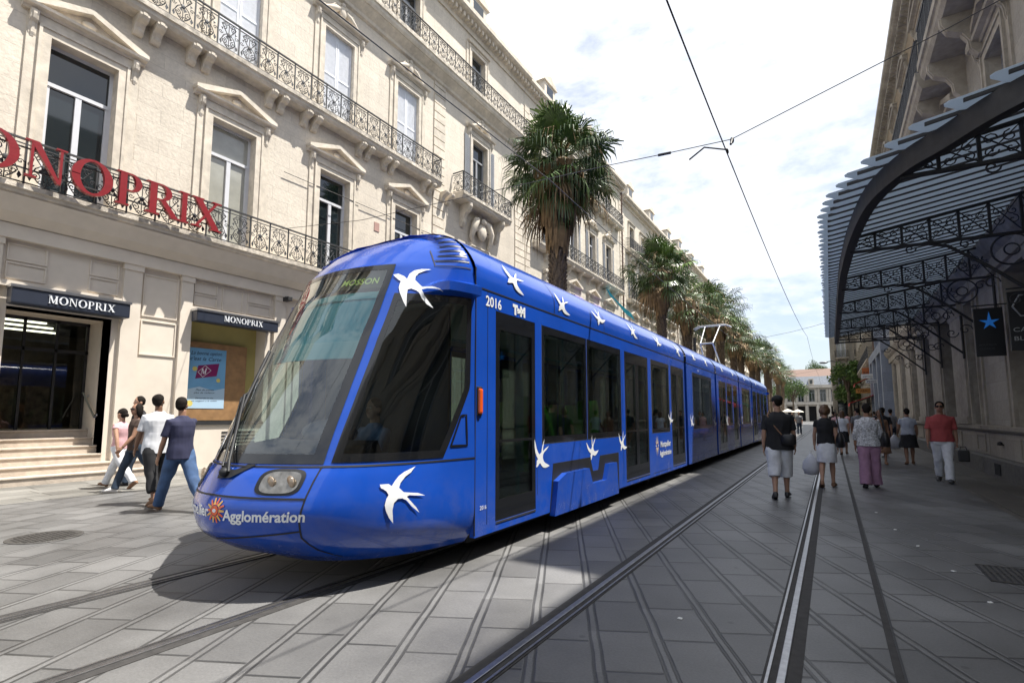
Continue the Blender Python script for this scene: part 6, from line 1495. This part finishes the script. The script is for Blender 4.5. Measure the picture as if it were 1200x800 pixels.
            a = w+f*.028*k+fw*.024*k; mb.tube([a, a+(f*.5+fw*.8+inn*.25).normalized()*.035*k, a+(f*.5+fw*.8+inn*.25).normalized()*.035*k+(f*.9+fw*.25+inn*.4).normalized()*.032*k], [.012*k, .0105*k, .008*k], m, 6)
            hip, kn, an, a2 = s.L[q]
            mb.tube([hip+Vector((0, 0, .04*k)), hip.lerp(kn, .3), kn.lerp(hip, .12), kn, kn.lerp(an, .28), an.lerp(kn, .25), an], [x*k*(.5+.5*b) for x in (.088, .082, .060, .053, .055, .038, .035)], m, 12)
            s.foot(mb, q, m, 0)
        return remeshed(mb, .0085*k, 2, m=m)
    def foot(s, mb, q, m, grow=0.):
        k = s.k; hip, kn, an, a2 = s.L[q]; pitch = max(-12, min(38, -a2*.9 if a2 < 0 else -a2*.35)); 
        fd = Vector((q*.12, math.cos(R(pitch)), -math.sin(R(pitch)))).normalized(); up = Vector((0, math.sin(R(pitch)), math.cos(R(pitch)))); rt = fd.cross(up).normalized()
        base = an-up*.06*k; rr = []
        for t_, w_, h_ in ((-.065, .022, .022), (-.05, .032, .042), (0, .036, .055), (.06, .040, .042), (.12, .046, .028), (.165, .040, .020), (.185, .018, .012)):
            c = base+fd*t_*k+up*(h_-.018)*k; rr.append([c+rt*(w_*k+grow)*math.cos(u)+up*(h_*k*.95+grow)*math.sin(u) for u in [2*math.pi*j/12 for j in range(12)]])
        mb.loft(rr, m)
def dress_parts(root, F, spec):
    """spec: list of (kind, material, opts)"""
    k = F.k
    for kind, m, o in spec:
        mb = MB(); vox = .011*k; amp = .012; b = F.b; nm = kind
        if kind in ('shirt', 'blouse', 'dress'):
            hem = o.get('hem', .88); fl = o.get('flare', 1.0); g = o.get('g', .018)
            zz = [(hem, .165*fl, .115*fl), (.95, .163*(fl*.5+.5), .118), (1.05, .150, .112), (1.14, .147 if not F.f else .135, .108), (1.24, .165 if not F.f else .152, .118), (1.33, .180 if not F.f else .158, .116), (1.39, .155 if not F.f else .138, .10), (1.425, .110, .082), (1.452, .068, .066), (1.475, .050, .055)]
            if kind == 'dress': zz = [(hem, .26*fl, .22*fl), (.6, .22*fl, .17*fl), (.8, .195, .15)] + zz[1:]
            if o.get('v'): zz = zz[:-1]
            mb.loft([[(F.ln(z).x+(rx*b+g)*k*math.cos(t), F.ln(z).y*(1 if z > .9 else 1)+(ry*b+g)*k*math.sin(t), F.ln(z).z if z > .86 else F.hip.z-(.92-z)*k) for t in [2*math.pi*j/20 for j in range(20)]] for z, rx, ry in zz], m)
            sl = o.get('sleeve', .8)
            for q in (-1, 1):
                sh, e, w, d2 = F.A[q]
                if sl > 0:
                    if sl <= 1: P = [sh+Vector((-q*.07*k, 0, .005*k)), sh, sh.lerp(e, sl*.5), sh.lerp(e, sl)]; rr = [.045, .060, .060, .062]
                    else: P = [sh+Vector((-q*.07*k, 0, .005*k)), sh, sh.lerp(e, .5), e, e.lerp(w, (sl-1)*.5), e.lerp(w, sl-1)]; rr = [.045, .060, .056, .050, .047, .042]
                    mb.tube(P, [x*k*(.6+.4*b) for x in rr], m, 14)
            nm = kind
        elif kind in ('trousers', 'shorts', 'wide_trousers'):
            ln_ = o.get('len', 1.9); g = o.get('g', 1.0)
            mb.loft([[(F.hip.x+rx*b*k*math.cos(t), (F.ln(z).y if z > .92 else 0)+ry*b*k*math.sin(t), F.hip.z+(z-.92)*k) for t in [2*math.pi*j/18 for j in range(18)]] for z, rx, ry in ((.80, .13, .10), (.86, .172, .128), (.94, .172, .125), (1.02, .155, .112))], m)
            for q in (-1, 1):
                hip, kn, an, a2 = F.L[q]; full = [(hip+Vector((0, 0, .03*k)), .098), (hip.lerp(kn, .3), .096*g), (hip.lerp(kn, .65), .084*g), (kn, .074*g), (kn.lerp(an, .35), .070*g), (kn.lerp(an, .75), .066*g), (an+Vector((0, 0, -.02*k)), .068*g)]
                if kind == 'wide_trousers': full = [(p, r*(1+.07*i)) for i, (p, r) in enumerate(full)]
                n = 7 if ln_ >= 1.85 else (6 if ln_ >= 1.7 else 5 if ln_ >= 1.3 else 4); P = full[:n]
                if 1.0 < ln_ < 1.85 and n == 5: P = full[:5]
                mb.tube([p for p, r in P], [r*k*(.6+.4*b) for p, r in P], m, 16)
            amp = .014
        elif kind == 'skirt':
            hem = o.get('hem', .5); fl = o.get('flare', 1.1); sep = max(abs(F.L[1][1].y), abs(F.L[-1][1].y))
            zz = [(1.0, .145, .11), (.9, .182, .14), (.75, .19, .16+sep*.2), (hem, .19*fl, (.16+sep*.5)*fl)][::-1]
            mb.loft([[(rx*b*k*math.cos(t), ry*b*k*math.sin(t), F.hip.z+(z-.92)*k+.012*math.sin(t*5)*(z < .6)) for t in [2*math.pi*j/24 for j in range(24)]] for z, rx, ry in zz], m)
        elif kind == 'shoes':
            for q in (-1, 1):
                mb = MB(); F.foot(mb, q, m, .007*k); me = remeshed(mb, .007, 1, 0, 11., m); me.name = 'shoe'; link('shoe', me, root)
            continue
        elif kind in ('hair', 'long_hair', 'bun_hair', 'bob_hair', 'curly_hair'):
            hp, rz = F.hp_, F.rz; nm = 'hair'
            mb.ell(hp(0, -.018, .038), tuple(x*k for x in (.082, .092, .090)), m, 16, 10, rot=rz)
            if kind == 'hair': mb.ell(hp(0, -.05, .0), tuple(x*k for x in (.070, .052, .075)), m, 12, 8, rot=rz)
            if kind == 'long_hair':
                mb.ell(hp(0, -.055, -.04), tuple(x*k for x in (.085, .055, .12)), m, 12, 8, rot=rz); mb.ell(hp(0, -.075, -.14), tuple(x*k for x in (.09, .045, .12)), m, 12, 8, rot=rz)
                for q in (-1, 1): mb.ell(hp(q*.072, -.01, -.04), tuple(x*k for x in (.022, .04, .11)), m, 8, 6, rot=rz)
            if kind == 'bun_hair': mb.ell(hp(0, -.055, -.005), tuple(x*k for x in (.068, .05, .07)), m, 12, 8, rot=rz); mb.ell(hp(0, -.13, -.02), tuple(x*k for x in (.038, .045, .04)), m, 10, 8, rot=rz)
            if kind in ('bob_hair', 'curly_hair'):
                mb.ell(hp(0, -.05, -.02), tuple(x*k for x in (.095, .07, .10)), m, 14, 8, rot=rz)
                for q in (-1, 1): mb.ell(hp(q*.075, -.02, -.01), tuple(x*k for x in (.03, .05, .08)), m, 8, 6, rot=rz)
            vox = .009; amp = .018 if kind != 'curly_hair' else .035
        elif kind == 'cap':
            hp, rz = F.hp_, F.rz; mb.ell(hp(0, -.008, .058), tuple(x*k for x in (.088, .102, .075)), m, 16, 10, rot=rz)
            mb.loft([[hp(x, y, z+.048) for x, y, z in ((-.07, .06, 0), (0, .07, .006), (.07, .06, 0), (.07, .06, -.012), (-.07, .06, -.012))], [hp(x, y, z+.035) for x, y, z in ((-.06, .13, 0), (0, .16, .006), (.06, .13, 0), (.06, .13, -.010), (-.06, .13, -.010))]], m)
            vox = .008; amp = 0
        elif kind == 'sunglasses':
            hp, rz = F.hp_, F.rz
            for q in (-1, 1): mb.ell(hp(q*.032, .085, .012), tuple(x*k for x in (.028, .012, .020)), m, 10, 6, rot=rz); mb.tube([hp(q*.055, .075, .015), hp(q*.082, .0, .012)], .004*k, m, 5)
            mb.tube([hp(-.02, .095, .016), hp(.02, .095, .016)], .005*k, m, 5); build(mb, 'sunglasses', root); continue
        elif kind == 'face':
            hp, rz = F.hp_, F.rz; wm = mat('eye_white', (.6, .58, .55), .3, var=0); dk = mat('eye_dark', (.02, .013, .01), .3, var=0); lp = mat('lips', (.30, .10, .08), .5, var=0)
            for q in (-1, 1):
                mb.ell(hp(q*.030, .079, .010), tuple(x*k for x in (.013, .008, .007)), wm, 8, 6, rot=rz); mb.ell(hp(q*.030, .0855, .010), tuple(x*k for x in (.006, .003, .006)), dk, 8, 6, rot=rz)
                mb.tube([hp(q*.014, .090, .029), hp(q*.032, .087, .033), hp(q*.048, .076, .028)], .0035*k, dk, 5)
            mb.tube([hp(-.022, .083, -.052), hp(0, .092, -.050), hp(.022, .083, -.052)], .0055*k, lp, 6); build(mb, 'face_features', root); continue
        me = remeshed(mb, vox, 1, amp, 11., m, seed=hash(kind) % 7 if False else len(kind)*1.7+F.h*10)
        me.name = nm; link(nm, me, root)
def person(label, loc, face, fig, skin, spec, grip=(False, False), group=None):
    """face: heading in degrees, 0 looks along +y, positive turns left"""
    root = thing('person', label, 'person', loc, R(face), group)
    me = fig.body(skin, grip); me.name = 'body'; link('body', me, root)
    dress_parts(root, fig, spec); return root
def cloth(n, c, r=.85, **k): return mat('cloth_'+n, c, r, var=k.pop('var', .10), scale=k.pop('scale', 14), **k)
C_black = cloth('black', (.012, .012, .014)); C_white = cloth('white', (.66, .67, .70)); C_navy = cloth('navy', (.022, .024, .06)); C_den = cloth('denim', (.045, .09, .19), var=.35, scale=6); C_dden = cloth('dark_denim', (.02, .035, .06), var=.3, scale=6)
C_pink = cloth('pink', (.60, .36, .38)); C_mauve = cloth('mauve', (.36, .20, .30)); C_brown = cloth('brown', (.05, .03, .022)); C_red = cloth('dusty_red', (.34, .06, .06)); C_print = cloth('printed_white', (.50, .50, .52), var=.65, scale=34)
C_tan = cloth('tan', (.22, .12, .07)); C_hair = cloth('dark_hair', (.012, .009, .007), .85, spec=.2); C_brh = cloth('brown_hair', (.10, .05, .022), .5, var=.4, scale=20); C_leath = cloth('black_leather', (.012, .011, .012), .4); C_shoe = cloth('white_shoe', (.55, .53, .52), .6)
C_teal = cloth('pale_teal', (.25, .45, .42)); C_grey = cloth('grey', (.18, .18, .19)); C_bag = mat('plastic_bag', (.55, .56, .60), .4, var=.08, scale=12)
G0 = lambda x, y: (x, y, .005)
# group by the store, left to right
W = Fig
person('woman in pink top and long white trousers striding left by the steps', (-12.3, 4.74, .005), 112, W(1.66, (-26, 18), (30, 4), (-22, 8, 10), (22, 8, 18), female=True, turn=0), SK1, [('blouse', C_pink, dict(hem=.90, sleeve=.25)), ('trousers', C_white, dict(len=2, g=1.08)), ('shoes', C_tan, {}), ('bun_hair', C_hair, {}), ('face', None, {})])
person('smiling man in dark clothes walking behind the woman with sunglasses', (-12.55, 5.15, .005), 165, W(1.86, (14, 4), (-22, 24), (-14, 6, 12), (14, 6, 14), turn=12), SK1, [('shirt', C_black, dict(sleeve=.8)), ('trousers', C_dden, {}), ('shoes', C_black, {}), ('hair', C_hair, {}), ('face', None, {})])
person('woman with long dark hair, sunglasses and brown top walking in dark jeans', (-11.45, 4.66, .005), 168, W(1.70, (-28, 32), (20, 2), (16, 7, 22), (-16, 9, 14), female=True, turn=14), SK2, [('blouse', C_brown, dict(hem=.84, sleeve=.35, v=1)), ('trousers', C_dden, dict(g=.95)), ('shoes', C_shoe, {}), ('long_hair', C_hair, {}), ('sunglasses', C_black, {}), ('face', None, {})])
person('young man seen from behind in a white t-shirt and black cropped trousers', (-9.62, 4.22, .005), 88, W(1.80, (-14, 8), (12, 4), (12, 8, 12), (-8, 8, 14), turn=-40), SK3, [('shirt', C_white, dict(hem=.80, flare=1.05, g=.03)), ('trousers', C_black, dict(len=1.75, g=1.2)), ('shoes', C_tan, {}), ('hair', C_hair, {}), ('face', None, {})])
person('young man in a navy t-shirt and blue jeans reaching out with his right arm', (-8.56, 4.10, .005), 96, W(1.77, (24, 2), (-26, 12), (10, 8, 10), (62, 14, 22), turn=-42, lean=2), SK2, [('shirt', C_navy, dict(hem=.82, flare=1.05, g=.026)), ('trousers', C_den, dict(g=1.15)), ('shoes', C_tan, {}), ('hair', C_hair, {}), ('face', None, {})])
# walkers in the shade, right of the tram
def bag_at(label, cat, loc, kind):
    mb = MB(); t = thing('bag' if kind != 'plastic' else 'plastic_bag', label, cat, loc)
    if kind == 'plastic':
        mb.loft([[(rx*math.cos(u)*(1+.08*math.sin(3*u)), ry*math.sin(u), z) for u in [2*math.pi*j/14 for j in range(14)]] for z, rx, ry in ((-.46, .05, .04), (-.44, .13, .07), (-.32, .165, .09), (-.2, .15, .08), (-.10, .08, .05), (-.02, .02, .015))], C_bag)
        b = build(mb, 'pouch', t, norm=True); mb = MB(); mb.tube([(-.02, 0, -.05), (-.015, 0, .03), (.015, 0, .03), (.02, 0, -.05)], .006, C_bag, 5); build(mb, 'handle', t)
    elif kind == 'shoulder':
        mb.loft([[(rx*math.cos(u), ry*math.sin(u), z) for u in [2*math.pi*j/14 for j in range(14)]] for z, rx, ry in ((-.17, .06, .11), (-.15, .085, .17), (0, .08, .18), (.10, .05, .15), (.13, .02, .12))], C_leath)
        build(mb, 'pouch', t, norm=True); mb = MB(); mb.tube([(0, -.13, .1), (-.03, -.12, .38), (-.06, 0, .60), (-.03, .12, .38), (0, .13, .1)], .011, C_leath, 6); build(mb, 'strap', t)
    elif kind == 'sling':
        mb.loft([[(rx*math.cos(u), ry*math.sin(u), z) for u in [2*math.pi*j/12 for j in range(12)]] for z, rx, ry in ((-.10, .09, .03), (-.08, .12, .045), (.06, .12, .045), (.09, .09, .03))], C_leath)
        build(mb, 'pouch', t, norm=True); mb = MB(); mb.tube([(-.10, 0, .08), (-.19, -.005, .20), (-.32, .06, .42), (-.30, .16, .49), (-.24, .25, .42), (-.10, .30, .22)], .012, C_tan, 5); build(mb, 'strap', t)
    else:
        mb.bbox(-.10, .10, -.04, .04, -.30, -.05, C_leath, .03); build(mb, 'pouch', t); mb = MB(); mb.tube([(-.06, 0, -.05), (-.04, 0, .02), (.04, 0, .02), (.06, 0, -.05)], .008, C_leath, 5); build(mb, 'handle', t)
    return t
person('man in black cap, black t-shirt and long white shorts walking away near the tram', (-.82, 10.4, .005), 4, W(1.80, (-14, 6), (10, 2), (-6, 9, 10), (8, 9, 12), turn=38, build_=1.08), SK1, [('shirt', C_black, dict(hem=.82, flare=1.12, g=.035)), ('shorts', C_white, dict(len=1.4, g=1.35)), ('shoes', C_leath, {}), ('hair', C_hair, {}), ('cap', C_black, {}), ('face', None, {})])
bag_at('small dark sling bag on the right hip of the man in the cap', 'bag', (-.66, 10.24, 1.04), 'sling')
person('woman with brown curly hair, black top and short white skirt walking away', (-.12, 12.5, .005), -4, W(1.66, (-12, 14), (9, 4), (8, 12, 6), (-6, 9, 12), female=True), SK1, [('blouse', C_black, dict(hem=.92, sleeve=.4)), ('skirt', C_white, dict(hem=.52, flare=1.0)), ('shoes', C_tan, {}), ('curly_hair', C_brh, {}), ('face', None, {})], grip=(True, False))
bag_at('pale plastic carrier bag hanging from the left hand of the woman in the white skirt', 'bag', (-.41, 12.58, .68), 'plastic')
bag_at('black shoulder bag on the right side of the woman in the white skirt', 'bag', (.13, 12.42, .98), 'shoulder')
person('woman in a printed white blouse and wide mauve trousers walking away', (.62, 12.85, .005), -3, W(1.68, (-9, 6), (10, 3), (-8, 12, 18), (8, 12, 22), female=True, build_=1.08), SK2, [('blouse', C_print, dict(hem=.86, sleeve=1.5, flare=1.1, g=.03)), ('wide_trousers', C_mauve, dict(g=1.15)), ('shoes', C_black, {}), ('hair', C_hair, {}), ('face', None, {})])
bag_at('black shoulder bag hanging at the right side of the woman in mauve trousers', 'bag', (.90, 12.78, 1.0), 'shoulder')
person('man in sunglasses, dusty red shirt and white trousers walking towards the camera', (2.05, 14.7, .005), 172, W(1.76, (14, 3), (-16, 14), (-6, 9, 12), (8, 9, 10), build_=1.1), SK2, [('shirt', C_red, dict(hem=.88, flare=1.04, g=.03, sleeve=.85)), ('trousers', C_white, dict(g=1.12)), ('shoes', C_leath, {}), ('hair', C_hair, {}), ('sunglasses', C_black, {}), ('face', None, {})], grip=(True, False))
bag_at('small black handbag held by the man in the red shirt', 'bag', (2.40, 14.72, .76), 'hand')
person('woman in a pale blue top and flared dark skirt walking away by the wall', (1.95, 19.6, .005), 0, W(1.66, (-8, 8), (9, 3), (14, 14, 30), (6, 12, 26), female=True, build_=1.1), SK2, [('blouse', cloth('pale_blue', (.42, .45, .52)), dict(hem=.92, sleeve=.5)), ('skirt', C_black, dict(hem=.52, flare=1.3)), ('shoes', C_tan, {}), ('hair', C_hair, {}), ('face', None, {})], grip=(True, False))
bag_at('white carrier bag carried by the woman in the dark skirt near the wall', 'bag', (1.62, 19.75, .90), 'plastic')
person('woman in a brown dress walking towards the camera between the other walkers', (1.25, 19.2, .005), 176, W(1.62, (10, 3), (-12, 12), (-8, 8, 12), (8, 8, 12), female=True), SK2, [('dress', C_tan, dict(hem=.36, sleeve=.4, flare=.95)), ('shoes', C_tan, {}), ('bob_hair', C_brh, {}), ('face', None, {})])
# farther crowd: three bodies reused
pp_ = []
for k, (h_, sp, fem, sk) in enumerate(((1.76, [('shirt', C_grey, {}), ('trousers', C_dden, {}), ('shoes', C_black, {}), ('hair', C_hair, {})], False, SK2), (1.65, [('blouse', C_white, dict(sleeve=.5)), ('skirt', C_black, dict(hem=.5)), ('shoes', C_tan, {}), ('long_hair', C_brh, {})], True, SK1), (1.74, [('shirt', C_black, {}), ('shorts', C_tan, dict(len=1.4, g=1.1)), ('shoes', C_shoe, {}), ('hair', C_hair, {})], False, SK1), (1.66, [('dress', C_pink, dict(hem=.45, sleeve=.4, flare=.9)), ('shoes', C_tan, {}), ('bob_hair', C_hair, {})], True, SK2))):
    pp_.append((h_, sp, fem, sk))
spots = [[(.9, 24.5, 8), (2.3, 29, 0), (1.3, 36, 178), (-.5, 52, 4), (-2.2, 47, 180), (-6.5, 70, 170), (.2, 60, 0)], [(.35, 23.2, 0), (2.0, 37, 2), (.6, 49, 180), (1.6, 33, 180), (-.9, 62, 10), (-8.5, 88, 0)], [(1.0, 29.5, 178), (1.55, 22.4, 3), (2.4, 41, 0), (.1, 38, 0), (-3.3, 58, 180), (2.2, 46, 5)], [(1.7, 27, 0), (.2, 31.5, 180), (-7.3, 96, 0), (1.9, 50, 4), (.7, 43, 176), (-5.0, 82, 0), (1.2, 54, 0)]]
glab = ['pedestrian in a grey shirt and dark trousers in the crowd down the street', 'woman in a white top and black skirt in the crowd down the street', 'pedestrian in a black top and tan shorts in the crowd down the street', 'woman in a pink dress in the crowd down the street']
for (h_, sp, fem, sk), ss, lb in zip(pp_, spots, glab):
    q = person(lb, (ss[0][0], ss[0][1], .005), ss[0][2], W(h_, (-16, 10), (16, 3), (10, 7, 12), (-10, 7, 12), female=fem), sk, sp, group=lb.split(' in the crowd')[0]+' far off')
    for (x, y, a) in ss[1:]:
        c = copy_tree(q); c.location = (x, y, .005); c.rotation_euler.z = R(a)
# passengers in the tram
def sitter(label, x, y, face, skin, sp): return person(label, (x, y, .02), face, W(1.68, (80, 82), (80, 82), (30, 8, 50), (30, 8, 50), female=True), skin, sp)
sitter('passenger in a pale teal headscarf sitting by the third tram window', XS-.42, 11.3, 180, SK2, [('shirt', C_teal, dict(sleeve=1.8)), ('trousers', C_grey, {}), ('shoes', C_black, {}), ('bob_hair', C_teal, {}), ('face', None, {})])
sitter('dark haired passenger in brown sitting in the first green seat', XS-.42, 6.45, 0, SK2, [('shirt', C_brown, dict(sleeve=.9)), ('trousers', C_dden, {}), ('shoes', C_black, {}), ('long_hair', C_hair, {}), ('face', None, {})])
person('tram driver in a blue shirt sitting behind the windscreen', (TX+.1, 4.05, .25), 180, W(1.74, (80, 80), (80, 80), (40, 8, 40), (40, 8, 40)), SK1, [('shirt', cloth('light_blue', (.18, .26, .42)), dict(sleeve=.9)), ('trousers', C_navy, {}), ('shoes', C_black, {}), ('hair', C_brh, {}), ('face', None, {})])

bpy.data.scenes.remove(TMP)
